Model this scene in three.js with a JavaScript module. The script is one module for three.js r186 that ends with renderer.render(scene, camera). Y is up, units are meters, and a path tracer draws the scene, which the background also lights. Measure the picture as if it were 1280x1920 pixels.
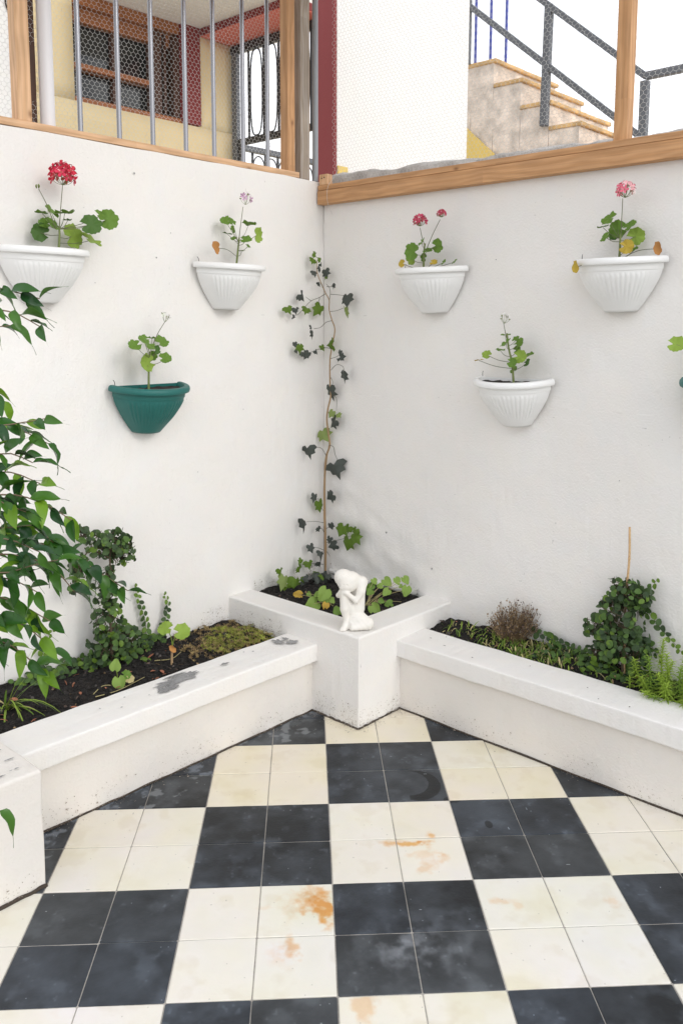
import * as THREE from 'three';
import { ImprovedNoise } from 'three/addons/math/ImprovedNoise.js';
import { mergeGeometries } from 'three/addons/utils/BufferGeometryUtils.js';
import { MarchingCubes } from 'three/addons/objects/MarchingCubes.js';

// ---------------------------------------------------------------- camera, sky, sun, exposure
const scene = new THREE.Scene();
const renderer = new THREE.WebGLRenderer({ antialias: true });
renderer.toneMapping = THREE.LinearToneMapping;
renderer.toneMappingExposure = 1.3;
renderer.shadowMap.enabled = true;
renderer.shadowMap.type = THREE.PCFSoftShadowMap;
renderer.setSize(682, 1024);

const RAD = Math.PI / 180;
const camera = new THREE.PerspectiveCamera(63.21, 1280 / 1920, 0.05, 400);
camera.rotation.order = 'YXZ';
camera.position.set(-0.069, 1.552, 1.772);
camera.rotation.set(-7.016 * RAD, -3.063 * RAD, 0.2 * RAD);
camera.setViewOffset(1280, 1920, -17.3, 151, 1280, 1920);   // upright walls: the lens is shifted down
scene.add(camera);

const sunDir = new THREE.Vector3(0.66, 0.46, 0.62).normalize();
{ // bright hazy sky: pale blue overhead, white towards the horizon, a wide glow round the veiled sun
  const w = 256, h = 128, d = new Float32Array(w * h * 4), n = new ImprovedNoise();
  for (let j = 0; j < h; j++) for (let i = 0; i < w; i++) {
    const th = (j + 0.5) / h * Math.PI - Math.PI / 2, ph = ((i + 0.5) / w - 0.5) * 2 * Math.PI;
    const v = new THREE.Vector3(Math.cos(th) * Math.cos(ph), Math.sin(th), Math.cos(th) * Math.sin(ph));
    const up = Math.max(0, v.y), cl = 0.5 + 0.5 * n.noise(v.x * 2.2 + 5, v.y * 4, v.z * 2.2) + 0.25 * n.noise(v.x * 6, v.y * 9 + 3, v.z * 6);
    const t = Math.pow(up, 0.6) * (1 - 0.7 * THREE.MathUtils.clamp(cl, 0, 1));
    const glow = 0.8 * Math.exp(-(1 - v.dot(sunDir)) * 7);
    const k = (j * w + i) * 4;
    d[k] = 1.26 - 0.5 * t + glow; d[k + 1] = 1.25 - 0.38 * t + glow * 0.97; d[k + 2] = 1.24 - 0.16 * t + glow * 0.9; d[k + 3] = 1;
  }
  const sky = new THREE.DataTexture(d, w, h, THREE.RGBAFormat, THREE.FloatType);
  sky.mapping = THREE.EquirectangularReflectionMapping; sky.magFilter = sky.minFilter = THREE.LinearFilter; sky.wrapS = THREE.RepeatWrapping; sky.needsUpdate = true;
  scene.background = sky; scene.environment = sky;
}
const sun = new THREE.DirectionalLight(new THREE.Color(1, 0.965, 0.91), 0.5);
sun.position.copy(sunDir).multiplyScalar(12);
sun.castShadow = true; sun.shadow.radius = 36; sun.shadow.mapSize.set(2048, 2048);
Object.assign(sun.shadow.camera, { left: -7, right: 7, top: 7, bottom: -7, near: 0.1, far: 30 });
scene.add(sun, sun.target);

// ---------------------------------------------------------------- helpers
let seed = 20240611;
function rnd() { seed |= 0; seed = seed + 0x6D2B79F5 | 0; let t = Math.imul(seed ^ seed >>> 15, 1 | seed); t = t + Math.imul(t ^ t >>> 7, 61 | t) ^ t; return ((t ^ t >>> 14) >>> 0) / 4294967296; }
const rr = (a, b) => a + (b - a) * rnd();
const pick = a => a[Math.floor(rnd() * a.length)];
const clamp = THREE.MathUtils.clamp, lerp = THREE.MathUtils.lerp, sstep = THREE.MathUtils.smoothstep;
const V = (x, y, z) => new THREE.Vector3(x, y, z);
const noise3 = new ImprovedNoise();
const N3 = (x, y, z) => noise3.noise(x + 31.7, y + 17.3, z + 9.1);
// quick tiling value noise for textures
const PERM = new Uint8Array(65536); for (let i = 0; i < 65536; i++) PERM[i] = Math.floor(rnd() * 256);
function vn(x, y, per) {
  const xi = Math.floor(x), yi = Math.floor(y), fx = x - xi, fy = y - yi;
  const u = fx * fx * (3 - 2 * fx), v = fy * fy * (3 - 2 * fy);
  const m = per ? (a => ((a % per) + per) % per) : (a => a & 255);
  const x0 = m(xi), x1 = m(xi + 1), y0 = m(yi), y1 = m(yi + 1);
  const g = (a, b) => PERM[(a & 255) << 8 | (b & 255)] / 255;
  return lerp(lerp(g(x0, y0), g(x1, y0), u), lerp(g(x0, y1), g(x1, y1), u), v);
}
function fbm(x, y, o = 4, per = 0) { let s = 0, a = 0.5, f = 1, t = 0; for (let i = 0; i < o; i++) { s += a * vn(x * f + i * 19 * (per ? 0 : 1), y * f + i * 7 * (per ? 0 : 1), per * f); t += a; a *= 0.5; f *= 2; } return s / t; }

// plan frame of the courtyard: K is the foot of the inner corner, A runs along the left wall, B along the right wall
const TL = 43.6 * RAD, TR = 44.4 * RAD;
const A = V(-Math.cos(TL), 0, Math.sin(TL)), B = V(Math.cos(TR), 0, Math.sin(TR)), K = V(0.0135, 0, -2.25);
const W = (a, b, y) => V(K.x + a * A.x + b * B.x, y, K.z + a * A.z + b * B.z);
const MBA = new THREE.Matrix4().makeBasis(B, V(0, 1, 0), A).setPosition(K);   // (b, y, a) to world
const nL = V(Math.sin(TL), 0, Math.cos(TL)), nR = V(-Math.sin(TR), 0, Math.cos(TR));

const used = {};
function numbered(n) { if (!(n in used)) { used[n] = 0; return n; } used[n]++; return n + '_' + String(used[n]).padStart(3, '0'); }
function group(name, label, category, pos = V(0, 0, 0), grp) {
  const g = new THREE.Group(); g.name = numbered(name); g.position.copy(pos); scene.add(g);
  g.userData = { label, category }; if (grp) g.userData.group = grp; return g;
}
function part(name, geo, mat, parent) { const m = new THREE.Mesh(geo, mat); m.name = name; m.castShadow = m.receiveShadow = true; parent.add(m); return m; }
// part whose geometry is given in world metres; moved into its parent's frame
function wpart(name, geo, mat, parent) { parent.updateMatrixWorld(true); geo.applyMatrix4(parent.matrixWorld.clone().invert()); return part(name, geo, mat, parent); }
function struct(name, geo, mat, label) { const m = part(numbered(name), geo, mat, scene); m.userData = { kind: 'structure', label }; return m; }

function weldNormals(geo) {
  const p = geo.attributes.position, idx = geo.index ? geo.index.array : null, n = idx ? idx.length : p.count;
  const map = new Map(), id = new Int32Array(p.count); let c = 0;
  for (let i = 0; i < p.count; i++) { const k = Math.round(p.getX(i) * 2e4) + '_' + Math.round(p.getY(i) * 2e4) + '_' + Math.round(p.getZ(i) * 2e4); let v = map.get(k); if (v === undefined) { v = c++; map.set(k, v); } id[i] = v; }
  const acc = new Float32Array(c * 3), a = V(), b = V(), d = V();
  for (let i = 0; i < n; i += 3) {
    const i0 = idx ? idx[i] : i, i1 = idx ? idx[i + 1] : i + 1, i2 = idx ? idx[i + 2] : i + 2;
    a.fromBufferAttribute(p, i0); b.fromBufferAttribute(p, i1).sub(a); d.fromBufferAttribute(p, i2).sub(a); b.cross(d);
    for (const q of [i0, i1, i2]) { acc[id[q] * 3] += b.x; acc[id[q] * 3 + 1] += b.y; acc[id[q] * 3 + 2] += b.z; }
  }
  const N = new Float32Array(p.count * 3);
  for (let i = 0; i < p.count; i++) { const x = acc[id[i] * 3], y = acc[id[i] * 3 + 1], z = acc[id[i] * 3 + 2], l = Math.hypot(x, y, z) || 1; N[i * 3] = x / l; N[i * 3 + 1] = y / l; N[i * 3 + 2] = z / l; }
  geo.setAttribute('normal', new THREE.BufferAttribute(N, 3)); return geo;
}
// hand-plastered block: rounded edges, slightly uneven faces, uv in metres. Bounds in any right-handed frame; m maps it to the world
function slab(x0, x1, y0, y1, z0, z1, { r = 0.008, amp = 0.002, freq = 5, step = 0.05, m = null, ofs = 0, extra = null } = {}) {
  const line = (a, b) => { const L = b - a, q = Math.min(r, L / 2 - 1e-4), out = [a]; if (q > 1e-4) out.push(a + q * 0.4, a + q); const n = Math.max(1, Math.round((L - 2 * q) / step)); for (let i = 1; i < n; i++) out.push(a + q + (L - 2 * q) * i / n); if (q > 1e-4) out.push(b - q, b - q * 0.4); out.push(b); return out; };
  const X = line(x0, x1), Y = line(y0, y1), Z = line(z0, z1), pos = [], uv = [], idx = [];
  const q = Math.min(r, (x1 - x0) / 2 - 1e-4, (y1 - y0) / 2 - 1e-4, (z1 - z0) / 2 - 1e-4);
  const face = (U, Vv, f, flip, uvf) => {
    const base = pos.length / 3, nu = U.length, nv = Vv.length;
    for (let j = 0; j < nv; j++) for (let i = 0; i < nu; i++) {
      const P = f(U[i], Vv[j]); uv.push(...uvf(P));
      const C = V(clamp(P.x, x0 + q, x1 - q), clamp(P.y, y0 + q, y1 - q), clamp(P.z, z0 + q, z1 - q)), D = P.clone().sub(C).normalize();
      const d = amp * (N3(P.x * freq + ofs, P.y * freq, P.z * freq) + 0.45 * N3(P.x * freq * 3.1, P.y * freq * 3.1 + ofs, P.z * freq * 3.1));
      const O = q > 1e-4 ? C.addScaledVector(D, q + d + (extra ? extra(P) : 0)) : P; pos.push(O.x, O.y, O.z);
    }
    for (let j = 0; j < nv - 1; j++) for (let i = 0; i < nu - 1; i++) { const a = base + j * nu + i, b = a + 1, c = a + nu, e = c + 1; flip ? idx.push(a, c, b, b, c, e) : idx.push(a, b, c, b, e, c); }
  };
  face(X, Y, (u, v) => V(u, v, z1), false, P => [P.x, P.y]); face(X, Y, (u, v) => V(u, v, z0), true, P => [P.x + 3.3, P.y]);
  face(Z, Y, (u, v) => V(x1, v, u), true, P => [P.z + 1.7, P.y]); face(Z, Y, (u, v) => V(x0, v, u), false, P => [P.z + 5.1, P.y]);
  face(X, Z, (u, v) => V(u, y1, v), true, P => [P.x, P.z + 0.6]); face(X, Z, (u, v) => V(u, y0, v), false, P => [P.x, P.z + 0.6]);
  const g = new THREE.BufferGeometry(); g.setAttribute('position', new THREE.Float32BufferAttribute(pos, 3)); g.setAttribute('uv', new THREE.Float32BufferAttribute(uv, 2)); g.setIndex(idx);
  weldNormals(g); if (m) { g.applyMatrix4(m); weldNormals(g); } return g;
}
// block in plan coordinates a0..a1, b0..b1
const block = (a0, a1, b0, b1, y0, y1, o = {}) => slab(b0, b1, y0, y1, a0, a1, { ...o, m: MBA });
// sawn timber: chamfered box between two points (centre line), width along `side`, height along the third axis
function timber(p, q, w, h, side, r = 0.003) {
  const z = q.clone().sub(p), L = z.length(); z.normalize(); const x = side.clone().addScaledVector(z, -side.dot(z)).normalize(), y = z.clone().cross(x);
  const g = slab(-w / 2, w / 2, -h / 2, h / 2, 0, L, { r, amp: 0.0006, freq: 12, step: 0.12 });
  const uv = g.attributes.uv, ps = g.attributes.position, nn = g.attributes.normal, o = rr(0, 5);
  for (let i = 0; i < uv.count; i++) { const across = Math.abs(nn.getX(i)) > 0.7 ? ps.getY(i) : ps.getX(i); uv.setXY(i, across + o + (Math.abs(nn.getX(i)) > 0.7 ? 0.3 : 0), ps.getZ(i) + o); }
  g.applyMatrix4(new THREE.Matrix4().makeBasis(x, y, z).setPosition(p)); return g;
}
function tube(pts, r, seg = 0, rad = 6, r2 = null) {
  const c = new THREE.CatmullRomCurve3(pts.map(p => p.isVector3 ? p : V(...p)), false, 'centripetal'), n = seg || Math.max(3, pts.length * 4);
  const g = new THREE.TubeGeometry(c, n, r, rad, false);
  if (r2 !== null) { const p = g.attributes.position; for (let i = 0; i <= n; i++) { const o = c.getPointAt(i / n), k = lerp(1, r2 / r, i / n); for (let j = 0; j <= rad; j++) { const q = i * (rad + 1) + j; p.setXYZ(q, o.x + (p.getX(q) - o.x) * k, o.y + (p.getY(q) - o.y) * k, o.z + (p.getZ(q) - o.z) * k); } } }
  return g;
}
function merge(list) { return mergeGeometries(list.map(g => { const h = g.index ? g.toNonIndexed() : g; for (const k of Object.keys(h.attributes)) if (!['position', 'normal', 'uv', 'color'].includes(k)) h.deleteAttribute(k); return h; })); }
function triGeo(tris, uvf) { // tris: array of [v,v,v]
  const p = []; for (const t of tris) for (const v of t) p.push(v.x, v.y, v.z);
  const g = new THREE.BufferGeometry(); g.setAttribute('position', new THREE.Float32BufferAttribute(p, 3));
  const uv = []; for (let i = 0; i < p.length; i += 3) uv.push(p[i], p[i + 1]); g.setAttribute('uv', new THREE.Float32BufferAttribute(uv, 2));
  return weldNormals(g);
}
function aim(o, pos, normal, tip) { const z = normal.clone().normalize(), y = tip.clone().addScaledVector(z, -tip.dot(z)); if (y.lengthSq() < 1e-6) y.set(0, 1, 0).addScaledVector(z, -z.y); y.normalize(); const x = y.clone().cross(z); o.quaternion.setFromRotationMatrix(new THREE.Matrix4().makeBasis(x, y, z)); o.position.copy(pos); return o; }
function colourFlat(g, c) { const n = g.attributes.position.count, a = new Float32Array(n * 3); for (let i = 0; i < n; i++) { a[i * 3] = c[0]; a[i * 3 + 1] = c[1]; a[i * 3 + 2] = c[2]; } g.setAttribute('color', new THREE.BufferAttribute(a, 3)); return g; }

// ---------------------------------------------------------------- textures and materials
function dataTex(w, h, f, srgb, rep = 1) {
  const d = new Uint8Array(w * h * 4);
  for (let j = 0; j < h; j++) for (let i = 0; i < w; i++) { const c = f(i, j); const k = (j * w + i) * 4; for (let q = 0; q < 3; q++) { let v = clamp(c[q], 0, 1); if (srgb) v = v <= 0.0031308 ? v * 12.92 : 1.055 * Math.pow(v, 1 / 2.4) - 0.055; d[k + q] = v * 255; } d[k + 3] = 255; }
  const t = new THREE.DataTexture(d, w, h); t.wrapS = t.wrapT = THREE.RepeatWrapping; t.magFilter = THREE.LinearFilter; t.minFilter = THREE.LinearMipmapLinearFilter; t.generateMipmaps = true;
  if (srgb) t.colorSpace = THREE.SRGBColorSpace; t.repeat.set(rep, rep); t.needsUpdate = true; return t;
}
const grey = v => [v, v, v];
// plaster relief, 1.25 m a repeat: trowel waves, vertical brush marks, fine grit and a few blisters
const plasterBump = dataTex(1024, 1024, (i, j) => {
  const u = i / 1024, v = j / 1024;
  const wave = fbm(u * 6, v * 6, 4, 6), brush = fbm(u * 64, v * 10, 2, 64) * 0.25, grit = vn(u * 256, v * 256, 256) * 0.1;
  const bl = Math.pow(fbm(u * 20 , v * 20, 3, 20), 5) * 2.2;
  return grey(0.7 * wave + brush * 0.9 + grit + bl * 0.12);
}, false, 0.8);
const plasterMap = dataTex(1024, 1024, (i, j) => {
  const u = i / 1024, v = j / 1024, b = fbm(u * 5, v * 5, 5, 5), c = fbm(u * 23 , v * 23, 3, 23);
  let k = 0.985 + 0.05 * (b - 0.5) + 0.03 * (c - 0.5);
  const sp = vn(u * 150, v * 150, 150), sp2 = fbm(u * 9, v * 9, 2, 9);
  if (sp > 0.985 && sp2 > 0.52) k *= 0.72;
  return [k * 1.0, k * (0.992 - 0.02 * (c - 0.5)), k * (0.975 - 0.05 * (c - 0.5))];
}, true, 0.55);
const std = (c, o = {}) => new THREE.MeshStandardMaterial({ color: new THREE.Color().setRGB(...c), roughness: 0.8, ...o });
const M = {};
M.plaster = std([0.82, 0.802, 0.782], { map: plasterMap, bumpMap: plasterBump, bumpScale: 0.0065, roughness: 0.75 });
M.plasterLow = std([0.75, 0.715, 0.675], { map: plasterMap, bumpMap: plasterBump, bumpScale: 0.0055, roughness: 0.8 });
M.plasterRough = std([0.8, 0.79, 0.77], { map: plasterMap, bumpMap: plasterBump, bumpScale: 0.012, roughness: 0.8 });
const concTex = dataTex(512, 512, (i, j) => { const u = i / 512, v = j / 512; const k = 0.8 + 0.62 * (fbm(u * 8, v * 8, 5, 8) - 0.5) + 0.2 * (vn(u * 128, v * 128, 128) - 0.5); return [k, k * 0.99, k * 0.97]; }, true, 2);
M.concrete = std([0.68, 0.66, 0.645], { map: concTex, bumpMap: concTex, bumpScale: 0.006, roughness: 0.95 });
M.peeled = std([0.36, 0.36, 0.365], { map: concTex, bumpMap: concTex, bumpScale: 0.001, roughness: 0.95 });
// timber grain, one unit of u = one metre across
const woodTex = dataTex(512, 1024, (i, j) => {
  const u = i / 512, v = j / 1024; const wob = fbm(u * 4, v * 4, 3, 4);
  const ring = 0.5 + 0.5 * Math.sin((u * 70 + wob * 9) * 6.283 / 4), fine = fbm(u * 160, v * 6, 2, 160), stain = fbm(u * 6, v * 10, 4, 6);
  const kx = (u * 7 % 1) - 0.5, ky = (v * 3.0 % 1) - 0.5, cell = Math.floor(u * 7) * 3 + Math.floor(v * 3);
  const knot = (cell % 4 === 1) ? Math.exp(-(kx * kx * 90 + ky * ky * 900)) : 0;
  const k = 0.78 + 0.14 * ring + 0.22 * (fine - 0.5) + 0.3 * (stain - 0.5) - 0.5 * knot;
  return [k, k * (0.96 - 0.1 * (1 - ring) * 0.5 - 0.12 * knot), k * (0.9 - 0.12 * (1 - ring) - 0.2 * knot)];
}, true, 1); woodTex.repeat.set(2.2, 0.9);
M.pine = std([0.62, 0.36, 0.185], { map: woodTex, bumpMap: woodTex, bumpScale: 0.0012, roughness: 0.7 });
M.pinePale = std([0.78, 0.52, 0.33], { map: woodTex, bumpMap: woodTex, bumpScale: 0.0012, roughness: 0.7 });
M.pineDark = std([0.5, 0.27, 0.12], { map: woodTex, bumpMap: woodTex, bumpScale: 0.0012, roughness: 0.65 });
M.greyWood = std([0.42, 0.38, 0.35], { map: woodTex, bumpMap: woodTex, bumpScale: 0.002, roughness: 0.9 });
M.steel = std([0.26, 0.26, 0.275], { metalness: 0.95, roughness: 0.2 });
M.galv = std([0.62, 0.62, 0.6], { metalness: 0.35, roughness: 0.5 });
M.iron = std([0.03, 0.031, 0.034], { metalness: 0.3, roughness: 0.5 });
M.ironGrey = std([0.12, 0.125, 0.135], { metalness: 0.3, roughness: 0.5 });
M.cream = std([0.75, 0.61, 0.36], { map: plasterMap, bumpMap: plasterBump, bumpScale: 0.006 });
M.redDark = std([0.20, 0.022, 0.02], { bumpMap: plasterBump, bumpScale: 0.004, roughness: 0.7 });
M.redPier = std([0.23, 0.035, 0.035], { bumpMap: plasterBump, bumpScale: 0.004, roughness: 0.7 });
M.salmon = std([0.6, 0.15, 0.105], { bumpMap: plasterBump, bumpScale: 0.004, roughness: 0.7 });  // lintel red lightened in colour: bounce light on its underside
M.ceiling = std([0.82, 0.78, 0.72], { map: plasterMap, bumpMap: plasterBump, bumpScale: 0.006 });
M.windowWood = std([0.34, 0.12, 0.035], { map: woodTex, bumpMap: woodTex, bumpScale: 0.001, roughness: 0.5 });
M.windowWoodDark = std([0.075, 0.028, 0.014], { map: woodTex, roughness: 0.55 });
M.glassDark = std([0.02, 0.022, 0.022], { roughness: 0.08, metalness: 0.0 });
M.blue = std([0.06, 0.08, 0.35], { metalness: 0.2, roughness: 0.5 });
M.stone = std([0.9, 0.78, 0.68], { map: concTex, bumpMap: concTex, bumpScale: 0.01, roughness: 0.9 });
M.stoneEdge = std([0.8, 0.52, 0.24], { map: concTex, bumpMap: concTex, bumpScale: 0.004, roughness: 0.85 });
M.yellow = std([0.75, 0.55, 0.16], { map: plasterMap, bumpMap: plasterBump, bumpScale: 0.006 });
const soilTex = dataTex(512, 512, (i, j) => { const u = i / 512, v = j / 512; const k = 0.5 + 1.3 * (fbm(u * 16, v * 16, 4, 16) - 0.5); return [k, k * 0.86, k * 0.74]; }, true, 3);
M.soil = std([0.02, 0.0175, 0.0165], { map: soilTex, bumpMap: soilTex, bumpScale: 0.02, roughness: 1 });
M.soilClod = std([0.016, 0.014, 0.013], { roughness: 1 });
M.grime = std([0.055, 0.042, 0.032], { roughness: 1 });
M.potWhite = std([0.84, 0.84, 0.83], { roughness: 0.42 });
M.potGreen = std([0.012, 0.13, 0.115], { roughness: 0.5, bumpMap: plasterBump, bumpScale: 0.0006 });
const leafMat = (c, rough = 0.6, tr = 0.22) => new THREE.MeshPhysicalMaterial({ color: new THREE.Color().setRGB(...c), roughness: rough, transmission: tr, thickness: 0, side: THREE.DoubleSide, specularIntensity: 0.5 });
const solidLeaf = (c, rough = 0.55) => std(c, { roughness: rough, side: THREE.DoubleSide });
M.gerLeaf = [leafMat([0.13, 0.24, 0.035]), leafMat([0.07, 0.15, 0.03]), leafMat([0.26, 0.38, 0.06]), solidLeaf([0.42, 0.2, 0.06], 0.9), leafMat([0.5, 0.36, 0.05])];
M.gerStem = std([0.16, 0.2, 0.06], { roughness: 0.7 });
M.gerStalk = std([0.12, 0.13, 0.06], { roughness: 0.7 });
M.ivyLeaf = [solidLeaf([0.052, 0.062, 0.052], 0.65), leafMat([0.11, 0.19, 0.02]), leafMat([0.23, 0.3, 0.09])];
M.ivyStem = std([0.36, 0.24, 0.13], { roughness: 0.85 });
M.ivyTwig = std([0.1, 0.095, 0.06], { roughness: 0.85 });
M.seedLeaf = [null, leafMat([0.15, 0.26, 0.045]), leafMat([0.24, 0.36, 0.075]), solidLeaf([0.5, 0.32, 0.05], 0.8)];
M.ficusLeaf = [leafMat([0.03, 0.1, 0.016], 0.26, 0.2), leafMat([0.055, 0.15, 0.018], 0.28, 0.25), leafMat([0.15, 0.29, 0.02], 0.32, 0.35), leafMat([0.02, 0.065, 0.02], 0.24, 0.12)];
M.bark = std([0.23, 0.17, 0.12], { map: woodTex, roughness: 0.95 });
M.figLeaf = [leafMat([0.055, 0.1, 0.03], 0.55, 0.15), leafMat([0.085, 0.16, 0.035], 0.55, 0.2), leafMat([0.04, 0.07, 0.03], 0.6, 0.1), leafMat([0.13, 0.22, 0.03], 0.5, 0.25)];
M.figTwig = std([0.09, 0.065, 0.04], { roughness: 0.95 });
M.bamboo = std([0.68, 0.48, 0.28], { map: woodTex, roughness: 0.6 });
M.dry = std([0.25, 0.17, 0.09], { roughness: 1 }); M.dryDark = std([0.11, 0.075, 0.06], { roughness: 1 });
M.grass = [leafMat([0.24, 0.34, 0.05], 0.6, 0.2), leafMat([0.14, 0.24, 0.04], 0.6, 0.2), solidLeaf([0.42, 0.36, 0.17], 0.8)];
M.feather = [leafMat([0.36, 0.5, 0.07], 0.6, 0.25), leafMat([0.26, 0.4, 0.06], 0.6, 0.25)];
M.mossG = std([0.3, 0.33, 0.06], { roughness: 1, side: THREE.DoubleSide }); M.mossB = std([0.4, 0.3, 0.13], { roughness: 1, side: THREE.DoubleSide });
M.statue = std([0.8, 0.775, 0.73], { map: plasterMap, roughness: 0.7 });
M.terracotta = std([0.4, 0.16, 0.08], { roughness: 0.9 });

const GERANIUMS = {"1":{"stem":[[0.026,0.002],[0.034,0.043],[0.033,0.07]],"stalks":[[[0.032,0.042],[0.037,0.115],[0.047,0.216]],[[0.021,0.06],[-0.005,0.138],[-0.029,0.189]]],"heads":[[0.054,0.247,0.048,"red"],[-0.037,0.195,0.011,"bud"]],"leaves":[[-0.01,0.113,0.064,0.027,0,"e"],[0.031,0.123,0.05,0.031,0,"t"],[0.064,0.119,0.08,0.037,0,"e"],[0.003,0.082,0.055,0.026,0,"t"],[-0.013,0.049,0.047,0.035,1,"f"],[0.018,0.074,0.08,0.03,0,"t"],[0.134,0.081,0.132,0.038,1,"f"],[0.211,0.107,0.12,0.039,0,"f"],[0.182,0.118,0.117,0.029,0,"t"],[0.101,0.044,0.062,0.047,2,"f"],[0.155,0.033,0.094,0.042,2,"t"],[0.08,0.097,0.068,0.017,1,"e"]]},"2":{"stem":[[-0.012,-0.001],[-0.0,0.05],[0.008,0.103]],"stalks":[[[0.008,0.103],[0.013,0.16],[0.021,0.228]]],"heads":[[0.043,0.263,0.031,"lilac"]],"leaves":[[-0.031,0.171,0.057,0.028,0,"t"],[0.005,0.171,0.051,0.02,0,"t"],[0.001,0.139,0.061,0.018,0,"f"],[0.029,0.158,0.133,0.034,0,"e"],[0.083,0.118,0.123,0.034,2,"f"],[0.021,0.093,0.121,0.027,0,"t"],[-0.073,0.111,0.12,0.02,1,"e"],[0.008,0.101,0.059,0.015,0,"t"],[0.04,0.052,0.071,0.016,0,"e"],[0.048,0.07,0.103,0.013,0,"t"],[-0.131,0.05,0.113,0.028,3,"c"]]},"3":{"stem":[[-0.04,0.004],[-0.036,0.064],[-0.028,0.127]],"stalks":[[[-0.019,0.145],[0.004,0.196],[0.032,0.239]]],"heads":[[0.04,0.256,0.023,"white"]],"leaves":[[-0.114,0.151,0.125,0.028,0,"t"],[-0.06,0.156,0.128,0.037,0,"t"],[0.053,0.162,0.049,0.031,0,"t"],[-0.049,0.085,0.101,0.039,2,"f"],[0.029,0.099,0.107,0.029,0,"t"],[0.003,0.133,0.091,0.019,1,"f"],[0.006,0.109,0.058,0.021,0,"f"],[-0.051,0.176,0.087,0.022,0,"t"],[0.009,0.177,0.049,0.021,0,"e"]]},"4":{"stem":[[0.002,0.003],[0.002,0.053],[0.007,0.092]],"stalks":[[[0.004,0.086],[-0.005,0.119],[-0.011,0.156]],[[0.018,0.074],[0.041,0.127],[0.072,0.184]]],"heads":[[-0.02,0.187,0.031,"magenta"],[0.088,0.206,0.02,"magenta"]],"leaves":[[-0.029,0.058,0.133,0.038,0,"f"],[0.014,0.093,0.127,0.024,0,"t"],[0.071,0.079,0.095,0.031,0,"f"],[-0.082,0.037,0.07,0.029,2,"f"],[-0.084,0.013,0.131,0.018,4,"f"],[0.053,0.013,0.097,0.018,4,"t"],[0.126,0.008,0.128,0.015,0,"t"],[0.175,0.008,0.125,0.015,0,"t"],[0.017,0.063,0.091,0.024,0,"t"],[-0.009,0.037,0.081,0.02,0,"f"]]},"5":{"stem":[[0.025,0.005],[0.026,0.038],[0.026,0.074]],"stalks":[[[0.028,0.067],[0.031,0.128],[0.034,0.193]]],"heads":[[0.037,0.223,0.035,"pink"]],"leaves":[[-0.016,0.129,0.1,0.032,0,"t"],[-0.045,0.105,0.083,0.021,0,"e"],[-0.002,0.097,0.056,0.034,0,"f"],[0.047,0.103,0.071,0.028,0,"t"],[-0.016,0.065,0.121,0.025,0,"t"],[-0.019,0.082,0.044,0.024,1,"f"],[0.061,0.069,0.045,0.033,2,"f"],[0.054,0.029,0.103,0.028,4,"f"],[0.149,0.02,0.068,0.024,3,"c"],[-0.1,-0.036,0.093,0.025,4,"c"],[0.075,0.02,0.087,0.015,0,"t"]]},"6":{"stem":[[0.034,-0.006],[0.025,0.05],[0.006,0.121],[-0.002,0.173]],"stalks":[[[0.001,0.142],[-0.005,0.173],[-0.011,0.212]]],"heads":[[-0.015,0.228,0.023,"white"]],"leaves":[[-0.021,0.166,0.074,0.021,0,"e"],[0.021,0.136,0.14,0.027,0,"t"],[0.018,0.15,0.06,0.019,0,"t"],[0.043,0.134,0.081,0.027,0,"t"],[-0.052,0.107,0.06,0.021,0,"e"],[0.063,0.084,0.103,0.029,2,"f"],[0.081,0.09,0.068,0.02,0,"t"],[-0.103,0.088,0.076,0.021,2,"t"],[-0.113,0.067,0.115,0.021,4,"e"],[0.032,0.109,0.072,0.019,0,"f"],[0.089,0.062,0.096,0.018,1,"t"],[0.044,0.062,0.13,0.021,0,"f"],[0.006,0.031,0.05,0.019,0,"t"]]}};
const IVY_STEM = [[0.035,0.046,0.398],[0.035,0.046,0.513],[0.035,0.043,0.64],[0.035,0.041,0.79],[0.035,0.052,0.94],[0.035,0.075,0.999],[0.035,0.066,1.06],[0.035,0.056,1.126],[0.035,0.064,1.175],[0.035,0.082,1.238],[0.035,0.077,1.301],[0.035,0.077,1.409],[0.035,0.088,1.465],[0.035,0.107,1.554],[0.035,0.088,1.596],[0.035,0.071,1.644],[0.035,0.071,1.688],[0.035,0.049,1.718],[0.038,0.035,1.746],[0.073,0.035,1.804],[0.079,0.035,1.833],[0.078,0.035,1.867]];
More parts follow.
